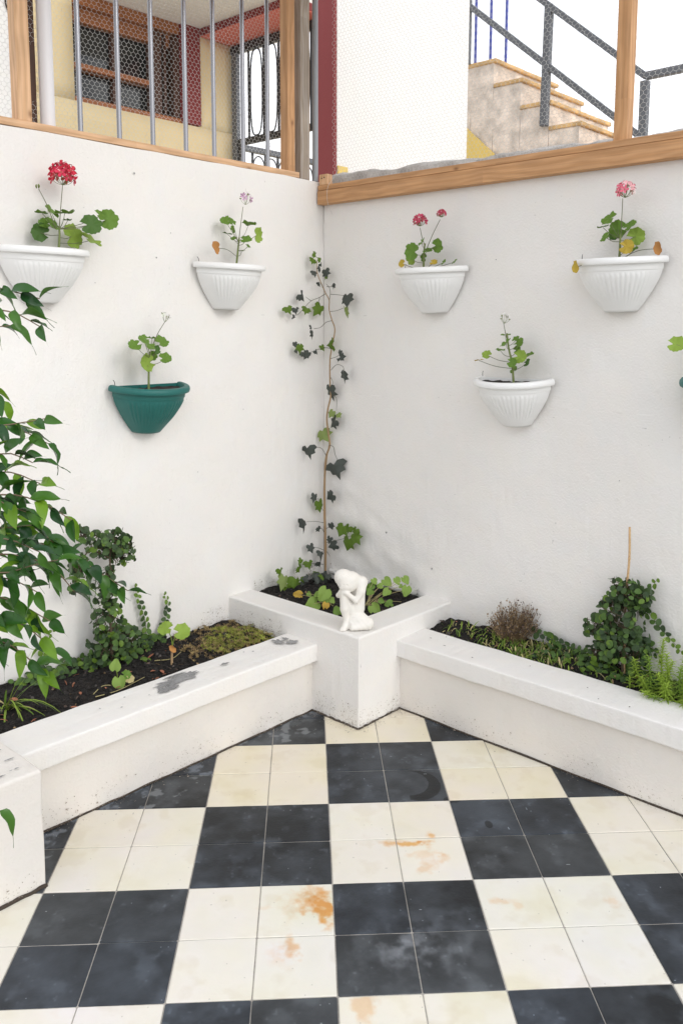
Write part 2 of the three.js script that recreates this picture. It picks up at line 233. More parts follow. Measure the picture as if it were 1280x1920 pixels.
const IVY_TWIGS = [[[0.04,0.054,1.717],[0.071,0.04,1.697],[0.123,0.04,1.68],[0.181,0.04,1.635],[0.212,0.04,1.614],[0.25,0.04,1.62]],[[0.04,0.086,1.713],[0.04,0.124,1.71],[0.04,0.168,1.705]],[[0.04,0.083,1.633],[0.04,0.124,1.637],[0.04,0.165,1.648]],[[0.04,0.093,1.591],[0.04,0.054,1.582],[0.059,0.04,1.56],[0.104,0.04,1.553]],[[0.04,0.09,1.46],[0.04,0.054,1.464],[0.072,0.04,1.457],[0.124,0.04,1.444],[0.169,0.04,1.443],[0.207,0.04,1.462]],[[0.04,0.086,1.413],[0.04,0.125,1.424],[0.04,0.15,1.438]],[[0.04,0.087,1.359],[0.04,0.125,1.386],[0.04,0.163,1.378],[0.04,0.174,1.351]],[[0.04,0.087,1.324],[0.04,0.099,1.305],[0.04,0.096,1.286]],[[0.04,0.103,1.244],[0.04,0.123,1.226],[0.04,0.123,1.169]],[[0.045,0.04,1.745],[0.058,0.04,1.763],[0.071,0.04,1.748]],[[0.04,0.061,1.749],[0.04,0.086,1.748],[0.04,0.099,1.757]],[[0.123,0.04,1.682],[0.149,0.04,1.695],[0.155,0.04,1.699]],[[0.065,0.04,1.698],[0.072,0.04,1.674],[0.065,0.04,1.665]],[[0.04,0.077,1.688],[0.04,0.083,1.716],[0.04,0.077,1.744],[0.04,0.054,1.763]],[[0.04,0.057,0.948],[0.053,0.04,0.982],[0.087,0.04,0.992],[0.134,0.04,0.99]],[[0.04,0.079,1.0],[0.04,0.103,0.996],[0.04,0.115,0.96],[0.04,0.136,0.926]],[[0.04,0.04,0.616],[0.096,0.04,0.632],[0.156,0.04,0.64]],[[0.04,0.04,0.479],[0.071,0.04,0.495],[0.11,0.04,0.508]],[[0.04,0.061,0.521],[0.04,0.12,0.541],[0.04,0.17,0.559],[0.04,0.21,0.578]],[[0.04,0.04,0.408],[0.097,0.04,0.423],[0.148,0.04,0.434],[0.199,0.04,0.435]],[[0.044,0.04,0.677],[0.062,0.04,0.705],[0.079,0.04,0.745]],[[0.04,0.044,0.569],[0.053,0.04,0.59],[0.071,0.04,0.599]],[[0.04,0.057,0.59],[0.04,0.074,0.599],[0.04,0.086,0.608]],[[0.04,0.061,0.476],[0.04,0.078,0.46],[0.04,0.078,0.454]]];
const IVY_LEAVES = [[0.105,0.045,1.895,0.025,1,0],[0.11,0.045,1.866,0.028,1,0],[0.07,0.045,1.874,0.021,1,0],[0.063,0.045,1.85,0.016,0,0],[0.102,0.045,1.81,0.028,0,0],[0.071,0.045,1.83,0.021,0,0],[0.045,0.056,1.818,0.04,0,0],[0.045,0.059,1.795,0.019,1,0],[0.073,0.045,1.762,0.023,0,1],[0.045,0.107,1.754,0.026,0,1],[0.186,0.045,1.702,0.039,0,0],[0.045,0.191,1.695,0.055,0,0],[0.269,0.045,1.642,0.034,1,0],[0.223,0.045,1.638,0.027,0,0],[0.154,0.045,1.64,0.032,1,0],[0.07,0.045,1.649,0.054,1,0],[0.045,0.179,1.638,0.044,2,1],[0.237,0.045,1.605,0.015,0,0],[0.126,0.045,1.562,0.023,0,1],[0.116,0.045,1.532,0.035,0,1],[0.196,0.045,1.469,0.041,1,0],[0.231,0.045,1.485,0.023,0,1],[0.218,0.045,1.451,0.017,0,0],[0.174,0.045,1.438,0.028,0,0],[0.145,0.045,1.435,0.035,0,0],[0.095,0.045,1.447,0.021,0,0],[0.054,0.045,1.469,0.026,1,0],[0.045,0.091,1.479,0.04,1,0],[0.045,0.15,1.447,0.023,0,0],[0.045,0.158,1.424,0.028,0,0],[0.045,0.136,1.41,0.016,0,0],[0.045,0.17,1.341,0.054,0,1],[0.045,0.085,1.262,0.062,0,0],[0.045,0.098,1.159,0.036,2,0],[0.045,0.14,1.152,0.024,2,0],[0.045,0.108,1.116,0.057,0,0],[0.045,0.045,1.056,0.058,2,0],[0.149,0.045,0.983,0.054,0,1],[0.045,0.12,0.897,0.073,0,0],[0.103,0.045,0.756,0.037,0,0],[0.069,0.045,0.713,0.052,1,0],[0.045,0.095,0.757,0.046,0,0],[0.08,0.045,0.595,0.025,0,0],[0.173,0.045,0.633,0.055,0,1],[0.045,0.091,0.613,0.031,0,0],[0.045,0.166,0.609,0.055,1,0],[0.045,0.206,0.616,0.036,1,0],[0.045,0.247,0.61,0.039,1,0],[0.045,0.203,0.55,0.061,1,0],[0.045,0.247,0.585,0.054,1,0],[0.045,0.083,0.542,0.031,0,0],[0.045,0.112,0.515,0.046,0,0],[0.132,0.045,0.513,0.037,0,0],[0.063,0.045,0.468,0.034,0,0],[0.145,0.045,0.434,0.037,1,0],[0.208,0.045,0.425,0.036,1,0],[0.195,0.045,0.46,0.027,1,0],[0.072,0.045,0.422,0.037,0,0],[0.371,0.09,0.455,0.03,1,0],[0.344,0.09,0.409,0.062,2,0],[0.276,0.09,0.384,0.051,1,0],[0.096,0.09,0.351,0.086,0,0],[0.215,0.09,0.349,0.045,0,0],[0.32,0.09,0.379,0.041,1,0]];
const SEEDLING_LEAVES = [[0.393,0.387,0.421,0.061,2],[0.426,0.355,0.373,0.064,2],[0.385,0.395,0.392,0.033,2],[0.372,0.409,0.389,0.028,2],[0.361,0.199,0.349,0.04,3],[0.399,0.401,0.371,0.033,3],[0.425,0.495,0.371,0.04,1],[0.402,0.358,0.411,0.028,2],[0.35,0.251,0.378,0.023,2],[0.201,0.499,0.455,0.029,2],[0.136,0.514,0.441,0.045,2],[0.104,0.546,0.446,0.035,2],[0.073,0.567,0.447,0.039,2],[0.08,0.58,0.404,0.047,2],[0.172,0.548,0.41,0.039,2],[0.238,0.511,0.418,0.034,1],[0.18,0.519,0.432,0.028,2],[0.09,0.56,0.42,0.02,2],[0.234,0.566,0.388,0.026,1],[0.191,0.579,0.367,0.037,1],[0.291,0.579,0.371,0.052,2],[0.223,0.476,0.427,0.034,1],[0.208,0.492,0.432,0.031,1]];
const FIG_CLUMPS_LEFT = [[1.263,0.352,0.078,0.065],[1.264,0.457,0.061,0.07],[1.267,0.571,0.039,0.05],[1.253,0.64,0.022,0.03],[1.249,0.752,0.097,0.052],[1.205,0.713,0.05,0.05],[1.355,0.812,0.032,0.027],[1.371,0.685,0.035,0.049],[1.384,0.618,0.038,0.023],[1.189,0.373,0.057,0.045]];
const FIG_CLUMPS_RIGHT = [[1.577,0.402,0.103,0.068],[1.572,0.511,0.081,0.077],[1.577,0.616,0.064,0.046],[1.478,0.458,0.05,0.044],[1.627,0.6,0.053,0.034],[1.523,0.56,0.038,0.023],[1.507,0.363,0.066,0.036]];
const TRAILS_LEFT = [[[1.033,0.287],[1.038,0.374],[1.061,0.457],[1.083,0.533]],[[0.97,0.287],[0.942,0.36],[0.93,0.425],[0.947,0.468]],[[1.467,0.287],[1.473,0.375],[1.446,0.429],[1.429,0.445]],[[1.373,0.258],[1.354,0.294],[1.327,0.308],[1.318,0.271]],[[1.519,0.277],[1.436,0.278],[1.329,0.259],[1.204,0.258]],[[1.192,0.255],[1.108,0.281],[1.009,0.264],[0.97,0.276]],[[1.145,0.391],[1.117,0.361],[1.094,0.333],[1.069,0.333]]];
const TRAILS_RIGHT = [[[1.592,0.561],[1.643,0.533],[1.694,0.485],[1.738,0.447],[1.769,0.416]],[[1.602,0.568],[1.634,0.607],[1.652,0.635],[1.668,0.666]],[[1.256,0.344],[1.302,0.334],[1.359,0.327],[1.414,0.327],[1.458,0.311]],[[1.185,0.348],[1.244,0.347],[1.279,0.339]],[[1.629,0.419],[1.659,0.412],[1.679,0.392],[1.7,0.371]]];
const FICUS_BRANCHES = [[[-0.751,1.644,0.0],[-0.677,1.628,0.0],[-0.618,1.612,0.0]],[[-0.724,1.594,0.05],[-0.651,1.581,0.05],[-0.605,1.555,0.05]],[[-0.822,1.512,-0.05],[-0.764,1.546,-0.05],[-0.697,1.557,-0.05]],[[-0.773,1.43,0.0],[-0.73,1.419,0.0],[-0.7,1.4,0.0]],[[-0.757,1.352,0.05],[-0.683,1.355,0.05],[-0.602,1.368,0.05]],[[-0.798,1.317,-0.05],[-0.696,1.334,-0.05],[-0.629,1.303,-0.05]],[[-0.741,1.294,0.1],[-0.657,1.304,0.1],[-0.614,1.285,0.1]],[[-0.782,1.244,0.0],[-0.694,1.249,0.0],[-0.631,1.223,0.0]],[[-0.765,1.208,0.05],[-0.668,1.21,0.05],[-0.609,1.19,0.05],[-0.556,1.156,0.05]],[[-0.818,1.153,-0.05],[-0.716,1.146,-0.05],[-0.649,1.104,-0.05],[-0.604,1.061,-0.05]],[[-0.809,1.105,-0.05],[-0.695,1.092,-0.05],[-0.593,1.055,-0.05],[-0.513,1.003,-0.05],[-0.467,0.971,-0.05]],[[-0.771,1.085,0.05],[-0.673,1.083,0.05],[-0.598,1.054,0.05],[-0.556,1.002,0.05]],[[-0.753,1.048,0.1],[-0.669,1.047,0.1],[-0.617,1.019,0.1]],[[-0.796,0.989,0.0],[-0.707,0.97,0.0],[-0.624,0.921,0.0]],[[-0.778,0.959,0.05],[-0.691,0.946,0.05],[-0.637,0.91,0.05],[-0.607,0.877,0.05]],[[-0.821,0.875,-0.05],[-0.729,0.849,-0.05],[-0.684,0.811,-0.05],[-0.65,0.783,-0.05]],[[-0.743,1.093,0.12],[-0.682,1.065,0.12],[-0.618,1.08,0.12],[-0.566,1.091,0.12]],[[-0.788,1.141,0.0],[-0.722,1.129,0.0],[-0.655,1.134,0.0]],[[-0.729,1.133,0.15],[-0.657,1.143,0.15],[-0.592,1.116,0.15]],[[-0.743,1.251,0.1],[-0.682,1.207,0.1],[-0.631,1.185,0.1]],[[-0.795,0.667,0.1],[-0.754,0.607,0.1],[-0.713,0.546,0.1]]];
// ---------------------------------------------------------------- setting: ground, terrace, tiled floor
{
  const g = new THREE.PlaneGeometry(240, 240, 1, 1); g.rotateX(-Math.PI / 2); g.translate(0, -0.06, 0);
  struct('ground', g, std([0.34, 0.32, 0.29], { map: concTex }), 'pale ground far around the courtyard');
  const t = new THREE.BufferGeometry(); // raised ground behind the two garden walls
  const sh = new THREE.Shape([[-0.2, -0.2], [-0.2, 14], [-14, 14], [-14, -14], [14, -14], [14, -0.2]].map(([a, b]) => { const w = W(a, b, 0); return new THREE.Vector2(w.x, -w.z); }));
  const tg = new THREE.ExtrudeGeometry(sh, { depth: 2.2, bevelEnabled: false }); tg.rotateX(-Math.PI / 2); tg.translate(0, -0.05, 0);
  struct('terrace', tg, std([0.75, 0.71, 0.64], { map: concTex }), 'raised pale paving behind the garden walls');
}
const TILE = 0.2;
{
  const x0 = -2.4, x1 = 2.6, z0 = -1.9, z1 = 3.2;
  const g = slab(x0, x1, -0.06, -0.0025, z0, z1, { r: 0, amp: 0, step: 1 });
  const floor = struct('floor', g, std([0.5, 0.47, 0.43], { map: concTex, roughness: 0.95 }), 'courtyard floor of black and cream cement tiles');
  // colour of the cement tiles, laid out in plan metres
  const U0 = -1.8, US = 3.6, Z0 = -1.9, ZS = 2.9, TW = 1536, TH = 1240;
  const rust = [[0.243, -0.575, 0.05, 0.012, 1.0], [0.30, -0.583, 0.03, 0.008, 0.7], [0.27, -0.52, 0.05, 0.015, 0.3], [-0.03, -0.305, 0.035, 0.05, 1.0], [-0.045, -0.33, 0.05, 0.06, 0.45], [-0.106, -0.158, 0.018, 0.025, 0.55], [-0.13, -0.15, 0.03, 0.03, 0.25], [0.057, 0.03, 0.02, 0.03, 0.5], [0.31, -0.61, 0.012, 0.012, 0.8], [0.76, -0.29, 0.012, 0.012, 0.3], [0.452, -0.305, 0.022, 0.01, 0.4], [0.27, -0.46, 0.02, 0.02, 0.4], [0.33, -0.5, 0.015, 0.02, 0.4], [-0.19, -0.31, 0.03, 0.008, 0.2], [0.5, -0.29, 0.012, 0.012, 0.3], [-0.7, -0.92, 0.05, 0.03, 0.3], [-0.66, -0.87, 0.04, 0.03, 0.25]];
  const whiteTex = dataTex(TW, TH, (i, j) => {
    const x = U0 + i / TW * US, z = Z0 + j / TH * ZS;
    const b = fbm(x * 3.1 + 40, z * 3.1 + 40, 4), f = fbm(x * 17 + 9, z * 17 + 70, 4), s = fbm(x * 60 + 3, z * 60 + 8, 3), ox = fbm(x * 7 + 100, z * 7 + 60, 4);
    let k = 0.97 + 0.09 * (b - 0.5) + 0.07 * (f - 0.5); let R = k, G = k * (0.985 - 0.05 * (b - 0.5)), Bb = k * (0.95 - 0.22 * (ox - 0.42));
    const film = sstep(f, 0.56, 0.8) * 0.07 + sstep(ox, 0.62, 0.8) * 0.05; R *= 1 - film; G *= 1 - film * 1.25; Bb *= 1 - film * 1.7;
    for (const [rx, rz, sx, sz, q] of rust) { const d = ((x - rx) / sx) ** 2 + ((z - rz) / sz) ** 2; if (d < 6) { const m = q * clamp((Math.exp(-d * 0.8) + (s - 0.5) * 2.4 * Math.exp(-d * 0.35) + (f - 0.5) * 1.2 - 0.08) * 1.2, 0, 1) * (d < 4 ? 1 : (6 - d) / 2); R *= 1 - 0.1 * m; G *= 1 - 0.46 * m; Bb *= 1 - 0.78 * m; } }
    const sp = vn(x * 130 + 7, z * 130 + 11); if (sp > 0.985) { const m = 0.45; R *= 1 - m; G *= 1 - m; Bb *= 1 - m; }
    return [R, G, Bb];
  }, true);
  const blackTex = dataTex(TW, TH, (i, j) => {
    const x = U0 + i / TW * US, z = Z0 + j / TH * ZS;
    const b = fbm(x * 4 + 11, z * 4 + 31, 4), f = fbm(x * 22 + 50, z * 22 + 20, 4), sc = fbm(x * 15 + 200, z * 15 + 90, 4), s = fbm(x * 70 + 33, z * 70 + 5, 2);
    let k = 0.74 + 1.25 * (b - 0.5) + 0.75 * (f - 0.5) + 0.6 * sstep(sc, 0.5, 0.8) + 0.7 * sstep(s, 0.68, 0.9) * sstep(sc, 0.45, 0.6); k = Math.max(0.3, k);
    let R = k * 0.95, G = k, Bb = k * 1.06;
    // dusty limescale in the middle of the nearest dark block, water marks further back
    const dust = Math.exp(-(((x - 0.18) / 0.11) ** 2 + ((z + 0.14) / 0.09) ** 2)) * sstep(f, 0.4, 0.72) * 2.0; R += dust; G += dust; Bb += dust * 1.05;
    const d1 = Math.hypot((x - 0.30), (z + 0.90) * 0.9), d2 = Math.hypot((x - 0.275), (z + 0.915) * 0.9);
    const wet = (d1 < 0.085 && d2 > 0.07 && x > 0.27) || Math.hypot((x - 0.41) / 0.03, (z + 0.805) / 0.02) < 1 || Math.hypot((x - 0.04) / 0.035, (z + 1.18) / 0.008) < 1 || Math.hypot((x - 0.50) / 0.012, (z + 0.66) / 0.02) < 1;
    if (wet) { R *= 0.3; G *= 0.3; Bb *= 0.3; }
    // lime wash spilt along the left planter
    const line = (x + 0.8857) * 0.688 + (-(z + 0.6878)) * -0.726; const dl = Math.abs((x + 0.8857) * 0.6877 + (z + 0.6878) * 0.726);
    if (dl < 0.13 && x < 0.02) { const m = sstep(fbm(x * 26 + 80, z * 26 + 10, 4) + (0.13 - dl) * 1.0, 0.58, 0.74); R = lerp(R, 6, m * 0.4); G = lerp(G, 6.1, m * 0.4); Bb = lerp(Bb, 6.2, m * 0.4); }
    const sp = vn(x * 95 + 70, z * 95 + 41); if (sp > 0.982 && f > 0.5) { R = G = Bb = 7; }
    return [R * 0.06, G * 0.06, Bb * 0.06];
  }, true);
  const tileBump = dataTex(512, 512, (i, j) => { const u = i / 512, v = j / 512; return grey(0.8 * fbm(u * 12, v * 12, 4, 12) + 0.2 * vn(u * 128, v * 128, 128)); }, false, 5);
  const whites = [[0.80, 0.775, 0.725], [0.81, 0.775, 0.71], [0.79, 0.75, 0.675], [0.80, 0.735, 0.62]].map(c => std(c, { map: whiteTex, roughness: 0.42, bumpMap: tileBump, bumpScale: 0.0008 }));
  const blacks = [[0.84, 0.91, 1.0], [0.93, 0.97, 1.0], [0.76, 0.85, 0.98]].map(c => new THREE.MeshPhysicalMaterial({ color: new THREE.Color().setRGB(...c), specularIntensity: 0.55, map: blackTex, roughness: 0.38, bumpMap: tileBump, bumpScale: 0.0008 }));
  const tileGeo = (u, v) => {
    const g = 0.0016, cx = (u + 0.5) * TILE, cz = -(v + 0.5) * TILE, h = TILE / 2 - g, out = [], tilt = [rr(-1, 1) * 0.0035, rr(-1, 1) * 0.0035], dy = rr(-0.0006, 0.0006);
    const sides = [[-1, 1, 1, 0], [1, 1, 0, -1], [1, -1, -1, 0], [-1, -1, 0, 1]];
    for (const [sx, sz, dx, dz] of sides) for (const t of [0.012, 0.35, 0.68, 0.988]) out.push([sx * h + dx * 2 * h * t, sz * h + dz * 2 * h * t]);
    const inner = out.map(([x, z]) => { const c = rr(0.0008, 0.0022) * (rnd() < 0.08 ? 2.2 : 1); return [x - Math.sign(x) * (Math.abs(x) > h * 0.97 ? c : 0), z - Math.sign(z) * (Math.abs(z) > h * 0.97 ? c : 0)]; });
    const Y = (x, z, y) => V(cx + x, y + dy + x * tilt[0] + z * tilt[1], cz + z), tris = [], n = out.length;
    for (let i = 0; i < n; i++) {
      const a = out[i], b = out[(i + 1) % n], c = inner[i], d = inner[(i + 1) % n];
      tris.push([Y(0, 0, 0), Y(c[0], c[1], 0), Y(d[0], d[1], 0)]);
      const l0 = Y(a[0], a[1], -0.0014), l1 = Y(b[0], b[1], -0.0014), t0 = Y(c[0], c[1], 0), t1 = Y(d[0], d[1], 0), k0 = Y(a[0], a[1], -0.02), k1 = Y(b[0], b[1], -0.02);
      tris.push([t0, l0, l1], [t0, l1, t1], [l0, k0, k1], [l0, k1, l1]);
    }
    const p = [], uv = []; for (const t of tris) for (const q of t) { p.push(q.x, q.y, q.z); uv.push((q.x - U0) / US, (q.z - Z0) / ZS); }
    const ge = new THREE.BufferGeometry(); ge.setAttribute('position', new THREE.Float32BufferAttribute(p, 3)); ge.setAttribute('uv', new THREE.Float32BufferAttribute(uv, 2)); ge.computeVertexNormals(); return ge;
  };
  const restW = [], restB = [];
  for (let v = -14; v < 9; v++) for (let u = -10; u < 12; u++) {
    // skip tiles wholly under the planters
    let out = 0; for (const [du, dv] of [[0, 0], [1, 0], [0, 1], [1, 1]]) { const P = V((u + du) * TILE - K.x, 0, -(v + dv) * TILE - K.z), det = A.x * B.z - A.z * B.x, a = (P.x * B.z - P.z * B.x) / det, b = (A.x * P.z - A.z * P.x) / det; if (b > 0.5 && a > 0.32) out++; }
    if (!out) continue;
    const black = ((Math.floor(u / 2) + Math.floor(v / 2)) % 2 + 2) % 2 === 0, ge = tileGeo(u, v);
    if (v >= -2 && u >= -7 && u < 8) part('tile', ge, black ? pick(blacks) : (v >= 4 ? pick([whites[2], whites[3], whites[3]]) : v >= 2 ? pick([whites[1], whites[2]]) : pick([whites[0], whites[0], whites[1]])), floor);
    else (black ? restB : restW).push(ge);
  }
  const s1 = part('cream_tiles_behind_viewer', merge(restW), whites[0], floor), s2 = part('black_tiles_behind_viewer', merge(restB), blacks[0], floor);
  s1.userData.kind = s2.userData.kind = 'stuff';
}

// ---------------------------------------------------------------- garden walls and planters
const wallL = group('garden_wall', 'white plastered wall on the left carrying three hanging pots', 'wall', W(2, -0.1, 0));
wpart('wall_face', block(-0.2, 3.6, -0.2, 0, -0.05, 2.236, { r: 0.006, amp: 0.005, freq: 3.2, step: 0.04 }), M.plaster, wallL);
const wallR = group('garden_wall', 'white plastered wall on the right under the thick timber beam', 'wall', W(-0.1, 2, 0));
wpart('wall_face', block(-0.2, 0, 0.001, 3.6, -0.05, 2.2, { r: 0.004, amp: 0.0035, freq: 3.2, step: 0.028, ofs: 4, extra: P => 0.011 * sstep(0.95 - P.x - 1.1 * Math.max(0, P.y - 0.32), 0, 0.35) * (N3(P.x * 9, P.y * 14, 3) + 0.5 * N3(P.x * 24, P.y * 30, 5)) }), M.plaster, wallR);
// rough mortar swept up at the foot of the walls in the corner box
{
  const ks = [];
  for (let i = 0; i < 16; i++) { const s = 0.05 + i * 0.036; ks.push(W(0.004 + rr(0, 0.003), s, 0.372 + rr(-0.006, 0.01))); }
  wpart('mortar_fillet', tube(ks, 0.012, 60, 7), M.plasterRough, wallR);
}
// nail holes and chips
function chips(parent, nrm, list) { for (const [p, r] of list) { const g = new THREE.CircleGeometry(r, 7); const q = g.attributes.position; for (let i = 1; i < q.count; i++) { const k = rr(0.6, 1.3); q.setXY(i, q.getX(i) * k, q.getY(i) * k); } const o = new THREE.Object3D(); aim(o, p.clone().addScaledVector(nrm, 0.004), nrm, V(0, 1, 0)); o.updateMatrix(); g.applyMatrix4(o.matrix); wpart('nail_hole', g, M.peeled, parent); } }
chips(wallL, nL, [[W(1.02, 0, 2.14), 0.004], [W(0.93, 0, 1.83), 0.0035], [W(1.2, 0, 1.72), 0.002], [W(0.86, 0, 1.93), 0.002], [W(1.3, 0, 1.9), 0.0018], [W(0.5, 0, 1.2), 0.0025], [W(0.75, 0, 0.95), 0.002]]);
chips(wallR, nR, [[W(0, 1.05, 1.5), 0.0025], [W(0, 0.95, 1.83), 0.0025], [W(0, 0.4, 0.62), 0.005], [W(0, 1.5, 1.0), 0.002], [W(0, 0.66, 0.5), 0.004], [W(0, 1.25, 0.8), 0.002]]);

const plO = { r: 0.009, amp: 0.003, freq: 6, step: 0.03 };
const planterL = group('planter_wall', 'long low planter wall on the left with peeling cap', 'planter', W(1.2, 0.45, 0));
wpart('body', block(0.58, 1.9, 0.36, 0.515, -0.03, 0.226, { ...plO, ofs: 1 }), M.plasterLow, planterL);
wpart('cap', block(0.585, 1.885, 0.362, 0.545, 0.216, 0.29, { ...plO, r: 0.008, ofs: 2 }), M.plaster, planterL);
const planterR = group('planter_wall', 'long low planter wall on the right with clean white cap', 'planter', W(0.25, 1.5, 0));
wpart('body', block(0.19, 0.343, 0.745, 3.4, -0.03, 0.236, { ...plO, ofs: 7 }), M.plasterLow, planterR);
wpart('cap', block(0.178, 0.366, 0.747, 3.4, 0.226, 0.30, { ...plO, r: 0.008, ofs: 8 }), M.plaster, planterR);
const boxP = group('corner_planter', 'square white corner planter box with a sharp front edge', 'planter', W(0.5, 0.65, 0));
{ // one L-shaped wall round the soil, rounded arrises
  const L = [[-0.001, 0.463], [-0.001, 0.586], [0.755, 0.586], [0.755, 0.0], [0.626, 0.0], [0.626, 0.463]];   // b, a
  const sh = new THREE.Shape(L.map(([b, a]) => new THREE.Vector2(b, -a))), g = new THREE.ExtrudeGeometry(sh, { depth: 0.3856, bevelEnabled: true, bevelThickness: 0.008, bevelSize: 0.008, bevelSegments: 4, steps: 1 });
  g.rotateX(-Math.PI / 2); g.translate(0, -0.023, 0); g.applyMatrix4(MBA); wpart('wall', g, M.plaster, boxP);
}
const pil = group('planter_pillar', 'square white pillar with worn grey top at the left edge', 'pillar', W(2, 0.6, 0));
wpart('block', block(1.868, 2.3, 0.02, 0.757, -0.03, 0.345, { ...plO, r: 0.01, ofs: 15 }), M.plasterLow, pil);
const planterL2 = group('planter_wall', 'low planter wall continuing past the pillar out of frame', 'planter', W(2.8, 0.45, 0));
wpart('body', block(2.29, 3.5, 0.36, 0.515, -0.03, 0.28, { ...plO, ofs: 21 }), M.plaster, planterL2);

// paint flaked off down to the grey render: thin flakes' outlines on the cap tops
let flakeNo = 0;
function flake(parent, a, b, y, ra, rb, mat = M.peeled, name = 'bare_patch') {
  const n = 40, o = rr(0, 50), pts = []; y += (flakeNo++ % 12) * 0.0003; for (let i = 0; i < n; i++) { const t = i / n * Math.PI * 2, k = 0.2 + 1.4 * fbm(Math.cos(t) * 3.4 + o, Math.sin(t) * 3.4 + o, 4); pts.push(W(a + Math.cos(t) * ra * k, b + Math.sin(t) * rb * k, y)); }
  const c = W(a, b, y), tris = []; for (let i = 0; i < n; i++) tris.push([c, pts[i], pts[(i + 1) % n]]); const g = triGeo(tris); const p = g.attributes.position, uv = g.attributes.uv; for (let i = 0; i < p.count; i++) uv.setXY(i, p.getX(i), p.getZ(i));
  const nn = g.attributes.normal; for (let i = 0; i < nn.count; i++) nn.setXYZ(i, 0, 1, 0); return wpart(name, g, mat, parent);
}
for (const [a, b, ra, rb] of [[1.2, 0.44, 0.085, 0.03], [1.13, 0.425, 0.05, 0.02], [1.26, 0.47, 0.04, 0.022], [1.17, 0.4, 0.05, 0.008]]) flake(planterL, a, b, 0.2945, ra, rb);
for (const [a, b, ra, rb] of [[0.655, 0.465, 0.03, 0.022], [0.69, 0.425, 0.022, 0.03], [0.65, 0.42, 0.012, 0.02], [0.985, 0.446, 0.018, 0.009], [0.83, 0.43, 0.006, 0.004], [0.86, 0.41, 0.004, 0.004], [1.4, 0.43, 0.004, 0.003], [1.45, 0.49, 0.006, 0.003], [1.5, 0.44, 0.003, 0.005], [1.33, 0.47, 0.003, 0.003]]) flake(planterL, a, b, 0.2945, ra, rb);
for (let i = 0; i < 16; i++) flake(pil, rr(1.9, 2.05), rr(0.5, 0.72), 0.3495, rr(0.004, 0.018), rr(0.002, 0.005), M.peeled, 'scuff');
for (const [a, b] of [[0.27, 0.86], [0.3, 0.95], [0.22, 0.9], [0.33, 1.1], [0.29, 1.55], [0.35, 1.62], [0.33, 1.72], [0.25, 1.3]]) flake(planterR, a, b, 0.3045, rr(0.002, 0.004), rr(0.002, 0.006), M.grime, 'speck');
// dark dirt lodged in the joint at the foot of the planters
function joint(parent, p, q, r) { const n = 26, pts = []; for (let i = 0; i <= n; i++) { const v = p.clone().lerp(q, i / n); v.y = 0.001 + rr(-0.0015, 0.0025); pts.push(v.add(V(rr(-0.0012, 0.0012), 0, rr(-0.0012, 0.0012)))); } wpart('joint_dirt', tube(pts, r, 90, 5), M.grime, parent); }
joint(planterL, W(0.597, 0.517, 0), W(1.868, 0.517, 0), 0.0045); joint(planterR, W(0.345, 0.765, 0), W(0.345, 3.3, 0), 0.0042);
joint(boxP, W(0.596, 0.515, 0), W(0.596, 0.765, 0), 0.005); joint(boxP, W(0.596, 0.765, 0), W(0.345, 0.765, 0), 0.0045); joint(pil, W(1.87, 0.759, 0), W(2.3, 0.759, 0), 0.007);
// splashed dirt: separate grains clinging to the plaster, thickest near the ground or the soil
function grains(parent, p, q, up, nrm, n, hMax, size) {
  const list = []; for (let i = 0; i < n; i++) {
    const t = rnd(), cl = fbm(t * 14 + 3, p.x * 9 + 7, 3); if (rnd() > sstep(cl, 0.38, 0.66) + 0.12) continue;
    const h = hMax * Math.pow(rnd(), 2.2), r = size * rr(0.15, 0.75) * (rnd() < 0.06 ? 2.2 : 1), c = p.clone().lerp(q, t).addScaledVector(up, h).addScaledVector(nrm, 0.0035), e = q.clone().sub(p).normalize();
    const pts = []; for (let k = 0; k < 5; k++) { const a = k / 5 * 6.283 + rr(-0.4, 0.4), R = r * rr(0.5, 1.2); pts.push(c.clone().addScaledVector(e, Math.cos(a) * R).addScaledVector(up, Math.sin(a) * R * 0.7)); }
    list.push([pts[0], pts[1], pts[2]], [pts[0], pts[2], pts[3]], [pts[0], pts[3], pts[4]]);
  }
  if (list.length) { const m = wpart('dirt_grains', triGeo(list), M.grimeLight, parent); m.userData.kind = 'stuff'; }
}
M.grimeLight = std([0.36, 0.31, 0.26], { roughness: 1, side: THREE.DoubleSide });
const UP = V(0, 1, 0);
grains(planterL, W(0.6, 0.516, 0.004), W(1.868, 0.516, 0.004), UP, nL, 1100, 0.075, 0.003);
grains(planterR, W(0.344, 0.77, 0.004), W(0.344, 2.2, 0.004), UP, nR, 1100, 0.07, 0.003);
grains(boxP, W(0.595, 0.52, 0.004), W(0.595, 0.76, 0.004), UP, nR, 800, 0.09, 0.003);
grains(boxP, W(0.35, 0.764, 0.004), W(0.59, 0.764, 0.004), UP, nL, 650, 0.07, 0.003);
grains(boxP, W(0.595, 0.02, 0.27), W(0.595, 0.36, 0.28), UP, nR, 900, 0.06, 0.003);
grains(wallL, W(0.6, 0.001, 0.27), W(0.75, 0.001, 0.27), UP, nL, 420, 0.07, 0.003);
grains(wallL, W(0.75, 0.001, 0.26), W(1.8, 0.001, 0.25), UP, nL, 500, 0.03, 0.0025);
grains(wallL, W(0.02, 0.001, 0.35), W(0.45, 0.001, 0.34), UP, nL, 900, 0.07, 0.0035);
grains(wallR, W(0.001, 0.76, 0.31), W(0.001, 1.8, 0.3), UP, nR, 500, 0.035, 0.0025);
grains(wallR, W(0.001, 0.05, 0.36), W(0.001, 0.6, 0.36), UP, nR, 350, 0.05, 0.003);
grains(pil, W(1.88, 0.758, 0.004), W(2.2, 0.758, 0.004), UP, nL, 450, 0.06, 0.003);

